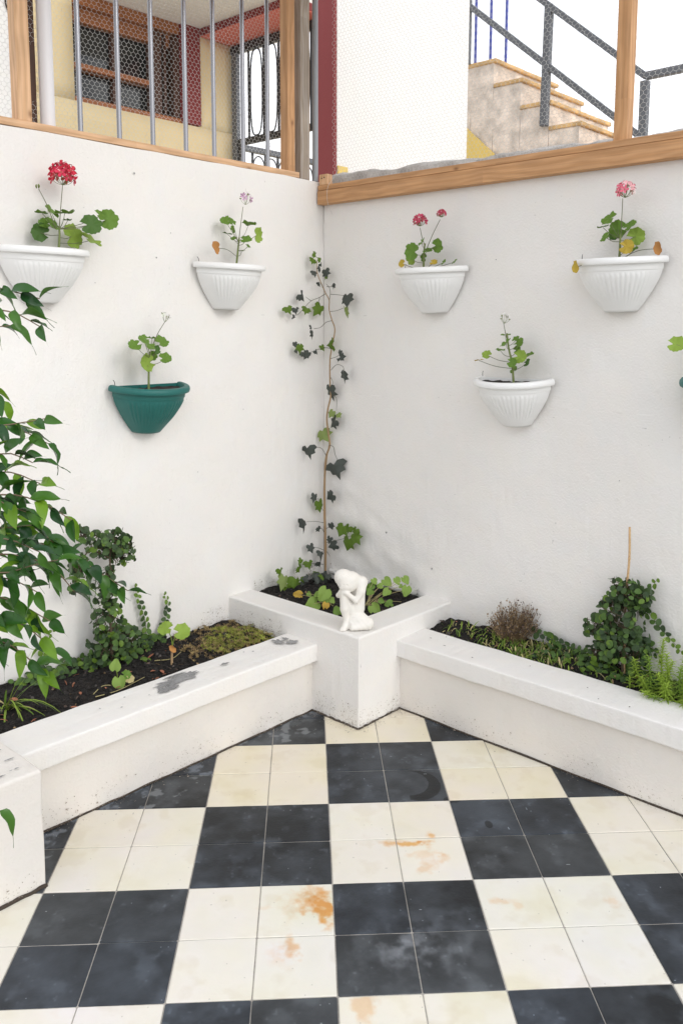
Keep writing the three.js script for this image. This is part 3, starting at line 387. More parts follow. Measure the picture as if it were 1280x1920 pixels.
// crumbs of earth swept against the planters on the floor
grains(planterL, W(0.6, 0.52, 0.001), W(1.868, 0.52, 0.001), nL, UP, 700, 0.06, 0.003); grains(planterR, W(0.348, 0.77, 0.001), W(0.348, 2.1, 0.001), nR, UP, 600, 0.05, 0.003);
grains(boxP, W(0.598, 0.52, 0.001), W(0.598, 0.77, 0.001), nR, UP, 350, 0.05, 0.0035); grains(boxP, W(0.35, 0.766, 0.001), W(0.6, 0.766, 0.001), nL, UP, 350, 0.05, 0.0035);

// soil beds
function soilBed(name, label, a0, a1, b0, b1, yf, clods) {
  const na = Math.round((a1 - a0) / 0.014), nb = Math.round((b1 - b0) / 0.014), g = new THREE.PlaneGeometry(1, 1, na, nb), p = g.attributes.position, uv = g.attributes.uv;
  const H = (a, b) => yf(a, b) + 0.012 * N3(a * 14, b * 14, 3) + 0.008 * N3(a * 37, b * 37, 8) + 0.004 * N3(a * 90, b * 90, 5);
  for (let i = 0; i < p.count; i++) { const a = lerp(a0, a1, p.getX(i) + 0.5), b = lerp(b0, b1, 0.5 - p.getY(i)); const w = W(a, b, H(a, b)); p.setXYZ(i, w.x, w.y, w.z); uv.setXY(i, a, b); }
  g.computeVertexNormals(); const n = g.attributes.normal; if (n.getY(5) < 0) { const ix = g.index.array; for (let i = 0; i < ix.length; i += 3) { const t = ix[i]; ix[i] = ix[i + 1]; ix[i + 1] = t; } g.computeVertexNormals(); }
  const s = struct(name, g, M.soil, label);
  const im = new THREE.InstancedMesh(new THREE.IcosahedronGeometry(1, 0), M.soilClod, clods), o = new THREE.Object3D(); im.name = 'soil_crumbs'; im.userData.kind = 'stuff'; im.castShadow = im.receiveShadow = true;
  for (let i = 0; i < clods; i++) { const a = rr(a0 + 0.01, a1 - 0.01), b = rr(b0 + 0.01, b1 - 0.01), r = 0.0025 + 0.008 * Math.pow(rnd(), 3); o.position.copy(W(a, b, H(a, b) + r * 0.3)); o.scale.set(r * rr(0.5, 1.4), r * rr(0.5, 1), r * rr(0.5, 1.4)); o.rotation.set(rr(0, 6), rr(0, 6), rr(0, 6)); o.updateMatrix(); im.setMatrixAt(i, o.matrix); im.setColorAt(i, new THREE.Color().setScalar(rnd() < 0.04 ? rr(4, 9) : rr(0.6, 1.7))); }
  s.add(im); return H;
}
const HL = soilBed('soil_bed', 'dark damp soil in the left planter', 0.592, 1.87, 0.0, 0.366, (a, b) => 0.262 + 0.022 * sstep(a, 0.95, 0.65) - 0.012 * sstep(b, 0.2, 0.36), 1500);
const HR = soilBed('soil_bed', 'dark soil in the narrow right planter', 0.0, 0.182, 0.76, 3.2, (a, b) => 0.3 - 0.016 * sstep(a, 0.06, 0.18), 900);
const HB = soilBed('soil_bed', 'dark soil inside the corner planter box', 0.0, 0.458, 0.0, 0.62, (a, b) => 0.335 + 0.02 * sstep(a + b, 0.3, 0.0), 700);

// ---------------------------------------------------------------- timber frame, bars and netting on top of the walls
const sill = group('timber_sill', 'thin pine sill strip along the top of the left wall', 'sill', W(1.5, -0.03, 2.236));
wpart('board', timber(W(0.15, -0.035, 2.2485), W(3.2, -0.035, 2.2485), 0.07, 0.025, nL), M.pinePale, sill);
const beam = group('timber_beam', 'thick pine beam along the top of the right wall', 'beam', W(0.02, 1.5, 2.13));
wpart('board', timber(W(0.0225, 0.003, 2.158), W(0.0225, 3.4, 2.158), 0.045, 0.062, nR, 0.004), M.pine, beam);
wpart('lath', timber(W(0.02, 0.003, 2.2025), W(0.02, 3.4, 2.2025), 0.042, 0.025, nR, 0.003), M.pine, beam);
const blk = group('timber_block', 'small pine block with screws at the left end of the beam', 'block', W(0.025, 0.03, 2.215));
wpart('block', slab(-0.026, 0.026, 0, 0.048, -0.018, 0.018, { r: 0.003, amp: 0.0005, step: 0.02 }).rotateY(-TR).translate(...W(0.02, 0.035, 2.2155).toArray()), M.pinePale, blk);
for (const [dx, dy] of [[-0.008, 0.03], [0.008, 0.032]]) { const g = new THREE.CylinderGeometry(0.0028, 0.0028, 0.003, 10).rotateX(Math.PI / 2).translate(dx, dy, 0.019).rotateY(-TR).translate(...W(0.02, 0.035, 2.2155).toArray()); wpart('screw', g, M.iron, blk); }
const TOP = 3.35;
function post(name, label, a, b, y0, w, d, mat, nrm) { const g = group(name, label, 'post', W(a, b, y0)); wpart('post', timber(W(a, b, y0), W(a, b, TOP), w, d, nrm), mat, g); return g; }
post('timber_post', 'pine post at the far left of the left wall railing', 1.437, -0.03, 2.261, 0.05, 0.05, M.pinePale, nL);
post('timber_post', 'brown pine post closing the left railing near the corner', 0.186, -0.04, 2.261, 0.05, 0.045, M.pine, nL);
post('timber_post', 'weathered grey timber post standing in the corner', 0.108, -0.028, 2.236, 0.04, 0.058, M.greyWood, nL);
post('timber_post', 'pine post on the right beam in front of the stair railing', -0.008, 1.452, 2.2155, 0.05, 0.05, M.pine, nR);
{ // pale edge of the corner stud and the thin metal pole beside it
  const g = group('timber_post', 'narrow pale pine stud beside the grey corner post', 'post', W(0.066, -0.045, 2.236)); wpart('post', timber(W(0.066, -0.045, 2.236), W(0.066, -0.045, TOP), 0.03, 0.02, nL), M.pinePale, g);
  const m = group('metal_pole', 'thin grey metal pole between corner post and red pier', 'pole', W(0.036, -0.016, 2.236)); wpart('tube', new THREE.CylinderGeometry(0.0135, 0.0135, 1.14, 18).translate(...W(0.036, -0.016, 2.806).toArray()), std([0.3, 0.32, 0.345], { roughness: 0.5 }), m);
  const q = group('metal_pole', 'stout white metal pole left of the railing bars', 'pole', W(1.325, -0.06, 2.236)); wpart('tube', new THREE.CylinderGeometry(0.026, 0.026, 1.1, 20).translate(...W(1.318, -0.075, 2.79).toArray()), std([0.75, 0.74, 0.76], { roughness: 0.35 }), q);
  const s = group('pole_shade', 'dark strip standing in for the shaded side of the stout pole', 'shade_strip', W(1.38, -0.09, 2.236)); wpart('shade_strip', timber(W(1.372, -0.11, 2.236), W(1.372, -0.11, TOP), 0.03, 0.055, nL), M.windowWoodDark, s);  // shaded side of the pole, put in as a dark strip
}
const rail = group('bar_railing', 'row of round steel bars standing on the left wall', 'railing', W(0.74, -0.06, 2.236));
for (const a of [1.198, 1.036, 0.886, 0.728, 0.584, 0.427, 0.286]) { const g = new THREE.CylinderGeometry(0.0095, 0.0095, 1.1, 14).translate(...W(a, -0.062, 2.786).toArray()); wpart('bar', g, M.steel, rail); }
// hexagonal netting: every wire is geometry
function netting(name, label, point, s0, s1, y0, y1, pos) {
  const cw = 0.0205, ch = 0.0145, r = 0.0006, P = [], I = [];
  const seg = (p, q) => { const d = q.clone().sub(p).normalize(), u = Math.abs(d.y) > 0.9 ? V(1, 0, 0) : V(0, 1, 0), x = d.clone().cross(u).normalize(), y = d.clone().cross(x), b = P.length / 3; for (const e of [p, q]) for (let k = 0; k < 3; k++) { const t = k * 2.0944; const v = e.clone().addScaledVector(x, Math.cos(t) * r).addScaledVector(y, Math.sin(t) * r); P.push(v.x, v.y, v.z); } for (let k = 0; k < 3; k++) { const n = (k + 1) % 3; I.push(b + k, b + n, b + 3 + k, b + n, b + 3 + n, b + 3 + k); } };
  const jx = (i, j) => 0.0016 * N3(i * 0.7, j * 0.7, 2) + 0.006 * N3(i * 0.06, j * 0.06, 7), jy = (i, j) => 0.0016 * N3(i * 0.7, j * 0.7, 12) + 0.008 * N3(i * 0.05, j * 0.05, 17), jz = (i, j) => 0.01 * N3(i * 0.05, j * 0.05, 27);
  const nx = Math.floor((s1 - s0) / cw), ny = Math.floor((y1 - y0) / ch);
  const top = (i, j) => point(s0 + (i + (j % 2 ? 0.5 : 0)) * cw + jx(i, j), y0 + j * ch + ch * 0.28 + jy(i, j), jz(i, j)), bot = (i, j) => point(s0 + (i + (j % 2 ? 0.5 : 0)) * cw + jx(i, j), y0 + j * ch - ch * 0.28 + jy(i, j), jz(i, j));
  for (let j = 0; j < ny; j++) for (let i = 0; i < nx; i++) { const b = bot(i, j), t = top(i, j); seg(b, t); if (j + 1 < ny) { const o = j % 2 ? 1 : 0; if (i + o < nx) seg(t, bot(i + o, j + 1)); if (i + o - 1 >= 0) seg(t, bot(i + o - 1, j + 1)); } }
  const g = new THREE.BufferGeometry(); g.setAttribute('position', new THREE.Float32BufferAttribute(P, 3)); g.setIndex(I); g.computeVertexNormals();
  const G = group(name, label, 'netting', pos); const m = wpart('wire_mesh', g, M.galv, G); m.userData.kind = 'stuff'; return G;
}
netting('wire_netting', 'hexagonal wire netting behind the steel bars', (s, y, z) => W(s, -0.095 + z, y), 0.05, 1.95, 2.262, 3.1, W(1, -0.095, 2.262));
netting('wire_netting', 'hexagonal wire netting above the beam before the white wall', (s, y, z) => W(-0.03 + z * 0.6, s, y), 0.03, 1.45, 2.222, 3.1, W(-0.03, 0.7, 2.222));
netting('wire_netting', 'hexagonal wire netting right of the pine post on the beam', (s, y, z) => W(-0.03 + z * 0.6, s, y), 1.478, 2.1, 2.222, 3.1, W(-0.03, 1.8, 2.222));
{ // loose end of netting wire hanging at the corner and rough mortar curb
  const m = group('loose_wire', 'loose pale wire end hanging over the beam at the corner', 'wire', W(0.05, 0.07, 2.13));
  wpart('wire', tube([W(-0.02, 0.09, 2.3), W(0.02, 0.08, 2.24), W(0.048, 0.075, 2.2), W(0.049, 0.075, 2.13), W(0.012, 0.07, 2.08)], 0.0008, 30, 5), M.galv, m);
  const c = group('mortar_curb', 'rough grey mortar curb behind the right beam', 'curb', W(-0.12, 1, 2.19));
  const g = block(-0.2, -0.045, 0.0, 3.2, 2.15, 2.282, { r: 0.03, amp: 0.016, freq: 7, step: 0.02, ofs: 9 }); wpart('curb', g, M.concrete, c);
  const h = g; const p = h.attributes.position; // sinks to the right as in the photograph
  for (let i = 0; i < p.count; i++) { const w = V(p.getX(i), p.getY(i), p.getZ(i)).add(c.position), b = (w.x - K.x) * B.x + (w.z - K.z) * B.z; if (w.y > 2.22) p.setY(i, p.getY(i) - 0.032 * clamp(b / 1.2, 0, 1.2)); } h.computeVertexNormals();
}

// unseen roof added above the courtyard for its shade: it keeps the sky off the walls, so the light comes in low from the open side
const roof = group('added_roof', 'added unseen sheet roof on rafters shading the courtyard', 'roof', W(1.2, 1.2, 3.4));
for (let i = 0; i < 4; i++) wpart('sheet', block(-0.3 + i * 0.7, 0.398 + i * 0.7, -0.3, 1.5, 3.45, 3.46, { r: 0.002, amp: 0, step: 0.5 }), M.ceiling, roof);
for (let i = 0; i < 4; i++) wpart('rafter', timber(W(-0.25, 0.0 + i * 0.45, 3.4), W(2.55, 0.0 + i * 0.45, 3.4), 0.05, 0.098, nR), M.pine, roof);

// ---------------------------------------------------------------- porch and houses behind
const porch = group('porch_house', 'cream house with a covered porch and brown window', 'house', W(-1.5, -4, 2.15));
const HB_ = -4.0;
wpart('lower_wall', block(-2.824, -0.62, HB_ - 0.3, HB_, 2.1, 3.5, { r: 0, amp: 0, step: 0.15 }), M.cream, porch);
wpart('side_wall', block(-1.1, -0.62, HB_ - 0.3, HB_, 3.5, 4.42, { r: 0, amp: 0, step: 0.15 }), M.cream, porch);
wpart('corner_pier', block(-2.824, -2.433, HB_ - 0.3, HB_, 3.5, 4.352, { r: 0, amp: 0, step: 0.1 }), M.cream, porch);
wpart('red_band', block(-2.433, -2.228, HB_ - 0.3, HB_ + 0.003, 3.515, 4.42, { r: 0.003, amp: 0.001, step: 0.15 }), M.redDark, porch);
wpart('ceiling', block(-3.2, -1.2, -4.4, -2.82, 4.421, 4.6, { r: 0.002, amp: 0.001, step: 0.4 }), M.ceiling, porch);
wpart('lintel', block(-2.83, -2.433, -4.0, -2.75, 4.352, 4.4205, { r: 0.004, amp: 0.001, step: 0.2 }), M.redDark, porch);
wpart('lintel_soffit', block(-2.826, -2.437, -3.998, -2.755, 4.344, 4.3516, { r: 0.001, amp: 0, step: 0.3 }), M.salmon, porch);  // thin board carrying the lit tone of the lintel red
{
  const win = part('window', block(-2.226, -1.102, HB_ - 0.34, HB_ - 0.20, 3.5, 4.42, { r: 0.002, amp: 0, step: 0.5 }), M.windowWoodDark, porch); win.geometry.applyMatrix4(porch.matrixWorld.clone().invert());
  const box = (n, a0, a1, y0, y1, d, m) => wpart(n, block(a0, a1, HB_ - 0.199, HB_ - 0.199 + d, y0, y1, { r: 0.006, amp: 0, step: 0.4 }), m, win);
  box('top_rail', -2.226, -1.103, 4.32, 4.42, 0.16, M.windowWood); box('head_board', -2.2, -1.15, 4.2, 4.318, 0.09, M.windowWood);
  box('transom', -2.0, -1.13, 3.80, 3.85, 0.12, M.windowWood); box('sill_rail', -2.226, -1.103, 3.501, 3.55, 0.17, M.windowWood);
  box('stile', -1.13, -1.103, 3.55, 4.32, 0.15, M.windowWoodDark); box('stile', -1.60, -1.56, 3.551, 4.199, 0.06, M.windowWoodDark); box('mullion', -2.03, -1.95, 3.551, 4.3, 0.14, M.windowWoodDark); box('stile', -2.226, -2.16, 3.551, 4.3, 0.15, M.windowWoodDark); box('stile', -2.1, -2.07, 3.551, 4.3, 0.12, M.windowWoodDark);
  for (const [a0, a1] of [[-1.56, -1.13], [-1.95, -1.60]]) { box('pane', a0, a1, 3.55, 3.80, 0.012, M.glassDark); box('pane', a0, a1, 3.85, 4.2, 0.012, M.glassDark); }
}
const crack = group('old_wall', 'old whitewashed wall with dark cracks at the far left', 'wall', W(0.4, -3.9, 2.15));
wpart('face', block(-0.62, 3.2, -4.2, -3.9, 2.1, 4.42, { r: 0.01, amp: 0.01, step: 0.08 }), M.plasterRough, crack);
for (const [a, pts] of [[0, [[-0.50, 4.25], [-0.47, 4.1], [-0.53, 3.95], [-0.5, 3.8], [-0.56, 3.62], [-0.59, 3.5]]], [0, [[-0.45, 4.3], [-0.5, 4.2], [-0.54, 4.12]]]]) wpart('crack', tube(pts.map(([q, y]) => W(q, -3.893, y)), 0.008, 40, 4, 0.003), M.grime, crack);

// wrought iron gate with ovals, in the plane of the far pier
const GA = -2.824;
const gate = group('iron_gate', 'black wrought iron gate with oval bars beside the porch', 'gate', W(GA, -3.4, 2.15));
const gp = (b, y) => W(GA, b, y), flat = (p, q, w, d, m, n, par) => wpart(n, timber(p, q, w, d, nR), m, par);
flat(gp(-4.0, 4.3), gp(-2.6, 4.3), 0.05, 0.07, M.iron, 'top_bar', gate); flat(gp(-3.95, 2.15), gp(-3.95, 4.265), 0.05, 0.07, M.ironGrey, 'stile', gate); flat(gp(-3.985, 3.405), gp(-2.6, 3.405), 0.048, 0.06, M.iron, 'middle_bar', gate);
flat(gp(-3.9, 2.2), gp(-3.9, 3.37), 0.03, 0.14, M.iron, 'lower_panel', gate);
for (const b of [-3.756, -3.54, -3.332, -3.12, -2.9]) { flat(gp(b, 3.43), gp(b, 4.27), 0.016, 0.022, M.iron, 'bar', gate); }
for (const b of [-3.648, -3.436, -3.226, -3.01]) { const pts = [], h = 0.085; for (let i = 0; i <= 40; i++) { const t = i / 40 * Math.PI * 2, c = Math.cos(t), s = Math.sin(t); pts.push(gp(b + h * Math.sign(c) * Math.pow(Math.abs(c), 0.55), 3.85 + 0.405 * Math.sign(s) * Math.pow(Math.abs(s), 0.8))); } wpart('oval', tube(pts, 0.008, 80, 6), M.iron, gate); }
const low = group('arched_railing', 'grey arched iron railing beyond the black gate', 'railing', W(-3.4, -4.4, 2.15));
{
  const lp = (a, y) => W(a, -4.6, y);
  wpart('post', timber(lp(-3.32, 2.15), lp(-3.32, 3.52), 0.07, 0.07, nL), M.ironGrey, low); wpart('top_rail', timber(lp(-3.355, 3.55), lp(-6.4, 3.55), 0.07, 0.06, nL), M.ironGrey, low);
  for (let i = 0; i < 14; i++) { const a = -3.6 - i * 0.19; wpart('bar', timber(lp(a, 2.2), lp(a, 3.52), 0.02, 0.025, nL), M.iron, low); const pts = []; for (let k = 0; k <= 12; k++) { const t = k / 12 * Math.PI; pts.push(lp(a - 0.095 - Math.cos(t) * 0.085, 3.36 + Math.sin(t) * 0.13)); } wpart('arch', tube(pts, 0.008, 24, 5), M.iron, low); }
  const wl = group('boundary_wall', 'low cream wall behind the arched railing', 'wall', W(-4.6, -5.2, 2.15)); wpart('face', block(-8, -3.45, -5.4, -5.15, 2.1, 3.42, { r: 0.01, amp: 0.003, step: 0.3 }), M.cream, wl);
}
// white building with red pier, right of the corner
const wb = group('white_building', 'tall blank white building wall with a dark red pier', 'building', W(-1.2, -0.65, 2.15));
wpart('wall', block(-1.85, -0.62, -0.66, -0.5, 2.1, 6.2, { r: 0.006, amp: 0.004, freq: 2, step: 0.12 }), M.plaster, wb);
wpart('red_pier', block(-0.6195, -0.598, -0.632, -0.4995, 2.1, 6.2, { r: 0.004, amp: 0.001, step: 0.15 }), M.redPier, wb);
wpart('yellow_skirting', block(-0.7, -0.62, -0.4995, -0.49, 2.1, 2.46, { r: 0.002, amp: 0.002, step: 0.05 }), M.yellow, wb);

// stone stair climbing to the left, with a grey tubular railing
const SA = -2.5, stair = group('stone_stair', 'pale stone outdoor stair with ochre step edges', 'stair', W(-3, -0.4, 2.15));
const steps = [[-1.5, -0.93, 3.504], [-0.93, -0.736, 3.504], [-0.736, -0.51, 3.329], [-0.51, -0.281, 3.138], [-0.281, -0.05, 2.961], [-0.05, 0.18, 2.786], [0.18, 0.41, 2.61], [0.41, 0.64, 2.43]];
for (const [b0, b1, y] of steps) { wpart('step', block(SA - 0.88, SA, b0, b1 - 0.001, 2.1, y - 0.03, { r: 0.002, amp: 0.004, step: 0.06 }), M.stone, stair); wpart('tread_edge', block(SA - 0.89, SA + 0.012, b0 + 0.002, b1 + 0.022, y - 0.0295, y, { r: 0.008, amp: 0.003, step: 0.08 }), M.stoneEdge, stair); }
wpart('yellow_base', (() => { const P = [[-1.5, 2.1], [-0.56, 2.1], [-0.56, 2.7], [-0.99, 3.085], [-1.5, 3.5]].map(([b, y]) => [b, y]); const sh = new THREE.Shape(P.map(([b, y]) => new THREE.Vector2(b, y))); const g = new THREE.ExtrudeGeometry(sh, { depth: 0.02, bevelEnabled: false }); g.applyMatrix4(new THREE.Matrix4().makeBasis(B, V(0, 1, 0), A).setPosition(W(SA + 0.012, 0, 0))); return g; })(), M.yellow, stair);
const sr = group('stair_railing', 'grey tubular steel railing following the stone stair', 'railing', W(SA, 0, 2.6));
const rp = (b, y) => W(SA + 0.03, b, y), sq = (p, q, w, n) => wpart(n, timber(p, q, w, w, nR), M.ironGrey, sr);
sq(rp(-0.95, 3.5), rp(-0.95, 4.5), 0.045, 'post'); sq(rp(-0.30, 2.96), rp(-0.287, 3.76), 0.05, 'post'); sq(rp(0.41, 2.4), rp(0.41, 3.13), 0.05, 'post');
sq(rp(-0.72, 4.12), rp(0.41, 3.16), 0.04, 'top_rail'); sq(rp(-0.96, 3.925), rp(0.41, 2.775), 0.04, 'middle_rail'); sq(rp(0.41, 3.16), rp(1.6, 3.165), 0.045, 'landing_rail'); sq(rp(1.5, 2.4), rp(1.5, 3.14), 0.05, 'post');
for (const [b, n] of [[-1.21, 'nearest the white building'], [-1.07, 'in the middle of three'], [-0.93, 'rightmost of three']]) { const g = group('blue_pole', `thin blue pole beyond the stair, ${n}`, 'pole', W(-2.95, b, 3.5)); wpart('tube', new THREE.CylinderGeometry(0.011, 0.011, 2.2, 10).translate(...W(-2.95, b, 4.6).toArray()), M.blue, g); }

// ---------------------------------------------------------------- hanging half-bowl pots
const POT = { R: 0.168, H: 0.19 };
function potGeos() {
  const nT = 150, nY = 26;
  // fluted outer shell
  const pos = [], idx = []; const prof = t => t < 0.16 ? lerp(0.1515, 0.150, t / 0.16) : 0.147 - 0.087 * Math.pow((t - 0.16) / 0.84, 1.35);
  const ys = [0, 0.08, 0.15, 0.16, 0.165, 0.18, 0.2]; for (let i = 1; i <= 18; i++) ys.push(0.2 + 0.8 * i / 18);
  for (const t of ys) for (let i = 0; i <= nT; i++) {
    const th = Math.PI * i / nT, x = Math.abs(th - Math.PI / 2), fr = sstep(t, 0.2, 0.24) * (1 - sstep(t, 0.58, 0.86)) * (1 - sstep(x, 0.95, 1.15));
    const fl = Math.abs(Math.sin(th * 26)), r = prof(t) + fr * (0.0042 * Math.pow(fl, 0.7) - 0.0015);
    pos.push(Math.cos(th) * r, -0.018 - t * (POT.H - 0.018), Math.sin(th) * r);
  }
  const n = nT + 1; for (let j = 0; j < ys.length - 1; j++) for (let i = 0; i < nT; i++) { const a = j * n + i; idx.push(a, a + 1, a + n, a + 1, a + n + 1, a + n); }
  // flat base
  const c = pos.length / 3, last = (ys.length - 1) * n; pos.push(0, -POT.H, 0); for (let i = 0; i < nT; i++) idx.push(last + i, last + i + 1, c);
  const shell = new THREE.BufferGeometry(); shell.setAttribute('position', new THREE.Float32BufferAttribute(pos, 3)); shell.setIndex(idx); shell.computeVertexNormals();
  // rolled rim
  const rp = [[0.143, -0.03], [0.144, -0.002], [0.148, 0.001], [0.158, 0.0012], [0.164, -0.001], [0.1675, -0.006], [0.1685, -0.014], [0.167, -0.0215], [0.163, -0.023], [0.1535, -0.021], [0.1505, -0.024]];
  const p2 = [], i2 = [], m = rp.length; for (let i = 0; i <= 90; i++) { const th = Math.PI * i / 90; for (const [r, y] of rp) p2.push(Math.cos(th) * r, y, Math.sin(th) * r); }
  for (let i = 0; i < 90; i++) for (let k = 0; k < m - 1; k++) { const a = i * m + k; i2.push(a, a + 1, a + m, a + 1, a + m + 1, a + m); }
  const rim = new THREE.BufferGeometry(); rim.setAttribute('position', new THREE.Float32BufferAttribute(p2, 3)); rim.setIndex(i2); rim.computeVertexNormals();
  // inner lining and back plate
  const p3 = [], i3 = []; for (let j = 0; j <= 4; j++) for (let i = 0; i <= 40; i++) { const th = Math.PI * i / 40, r = 0.1435 - j * 0.006; p3.push(Math.cos(th) * r, -0.001 - j * 0.018, Math.sin(th) * r); }
  for (let j = 0; j < 4; j++) for (let i = 0; i < 40; i++) { const a = j * 41 + i; i3.push(a, a + 41, a + 1, a + 1, a + 41, a + 42); }
  const lin = new THREE.BufferGeometry(); lin.setAttribute('position', new THREE.Float32BufferAttribute(p3, 3)); lin.setIndex(i3); lin.computeVertexNormals();
  const sh = new THREE.Shape(); sh.moveTo(0.15, -0.004); for (const t of ys) sh.lineTo(prof(t), -0.018 - t * (POT.H - 0.018)); for (const t of [...ys].reverse()) sh.lineTo(-prof(t), -0.018 - t * (POT.H - 0.018)); sh.lineTo(-0.15, -0.004); sh.closePath();
  const back = new THREE.ExtrudeGeometry(sh, { depth: 0.003, bevelEnabled: false });
  // soil half disc
  const p4 = [], i4 = []; for (let j = 0; j <= 10; j++) for (let i = 0; i <= 30; i++) { const th = Math.PI * i / 30, r = 0.142 * j / 10, x = Math.cos(th) * r, z = 0.004 + Math.sin(th) * r; p4.push(x, -0.016 + 0.006 * N3(x * 40, 1, z * 40) + 0.004 * N3(x * 90, 4, z * 90), z); }
  for (let j = 0; j < 10; j++) for (let i = 0; i < 30; i++) { const a = j * 31 + i; i4.push(a, a + 1, a + 31, a + 1, a + 32, a + 31); }
  const soil = new THREE.BufferGeometry(); soil.setAttribute('position', new THREE.Float32BufferAttribute(p4, 3)); soil.setIndex(i4); soil.computeVertexNormals();
  { const nn = soil.attributes.normal; if (nn.getY(200) < 0) { const ix = soil.index.array; for (let i = 0; i < ix.length; i += 3) { const t = ix[i]; ix[i] = ix[i + 1]; ix[i + 1] = t; } soil.computeVertexNormals(); } }
  return { shell, rim, lin, back, soil };
}
const PG = potGeos();
function wallFrame(g, side, s, y, z = 0.004) { g.position.copy(side === 'L' ? W(s, 0, y).addScaledVector(nL, z) : W(0, s, y).addScaledVector(nR, z)); g.rotation.y = side === 'L' ? TL : -TR; return g; }
function pot(label, side, s, y, mat) {
  const tilt = y < 1.6 ? 6 * RAD : 4 * RAD, g = wallFrame(group('wall_pot', label, 'plant pot', V(0, 0, 0), 'half round pots hung on the walls'), side, s, y, 0.005 + POT.H * Math.sin(tilt)); g.rotation.order = 'YXZ'; g.rotation.x = tilt;
  part('bowl', PG.shell, mat, g); const r = part('rim', PG.rim, mat, g); part('lining', PG.lin, mat, r); part('back_plate', PG.back, mat, g); part('soil', PG.soil, M.soil, g);
  part('hook', tube([[-0.147, -0.01, 0.012], [-0.148, 0.012, 0.01], [-0.15, 0.02, 0.003]], 0.0012, 10, 5), M.iron, g); return g;
}
// ---------------------------------------------------------------- geraniums
function fanLeaf(outline, bend) { // outline: [x,y] ring, centre at origin; bend(x,y) gives z
  const c = V(0, 0, bend(0, 0)), n = outline.length, mid = outline.map(([x, y]) => V(x * 0.55, y * 0.55, bend(x * 0.55, y * 0.55))), out = outline.map(([x, y]) => V(x, y, bend(x, y))), t = [];
  for (let i = 0; i < n; i++) { const k = (i + 1) % n; t.push([c, mid[i], mid[k]], [mid[i], out[i], out[k]], [mid[i], out[k], mid[k]]); } return triGeo(t);
}
function geraniumLeaf(v) {
  const o = [], n = 30; for (let i = 0; i < n; i++) { const t = -Math.PI / 2 + (i + 0.5) / n * Math.PI * 2, d = Math.abs(((t + Math.PI / 2) / (Math.PI * 2)) - 0.5) * 2; const lobe = 0.86 + 0.12 * Math.abs(Math.cos((t + v) * 3.5)) + 0.035 * Math.cos(i * Math.PI); const notch = d > 0.9 ? 0.42 : 1; o.push([Math.cos(t) * lobe * notch, Math.sin(t) * lobe * notch]); }
  return fanLeaf(o, (x, y) => { const r = Math.hypot(x, y), t = Math.atan2(y, x); return 0.24 * r * r * (1 - 0.4 * v) - 0.06 * r + 0.1 * r * Math.sin(t * (3 + v) + v * 2) + 0.05 * r * Math.cos(t * 7 + v); });
}
function curledLeaf() { const o = []; for (let i = 0; i < 22; i++) { const t = i / 22 * 6.283, r = 0.8 + 0.25 * vn(i * 0.9, 3.3); o.push([Math.cos(t) * r * 0.62, Math.sin(t) * r]); } return fanLeaf(o, (x, y) => 0.9 * x * x + 0.35 * Math.sin(y * 3) * x + 0.2 * y * y); }
const gLeaf = [geraniumLeaf(0), geraniumLeaf(0.5), geraniumLeaf(1)], gCurl = curledLeaf();
const PET = { red: [[0.66, 0.015, 0.05], [0.5, 0.008, 0.04], [0.72, 0.03, 0.09]], magenta: [[0.55, 0.006, 0.08], [0.44, 0.004, 0.06], [0.62, 0.02, 0.12]], lilac: [[0.62, 0.32, 0.62], [0.66, 0.42, 0.6], [0.55, 0.28, 0.5]], white: [[0.82, 0.82, 0.78], [0.78, 0.8, 0.7], [0.8, 0.78, 0.75]], pink: [[0.78, 0.16, 0.24], [0.82, 0.42, 0.45], [0.85, 0.72, 0.7]] };
M.petal = new THREE.MeshPhysicalMaterial({ vertexColors: true, roughness: 0.6, side: THREE.DoubleSide, transmission: 0.15, thickness: 0 });
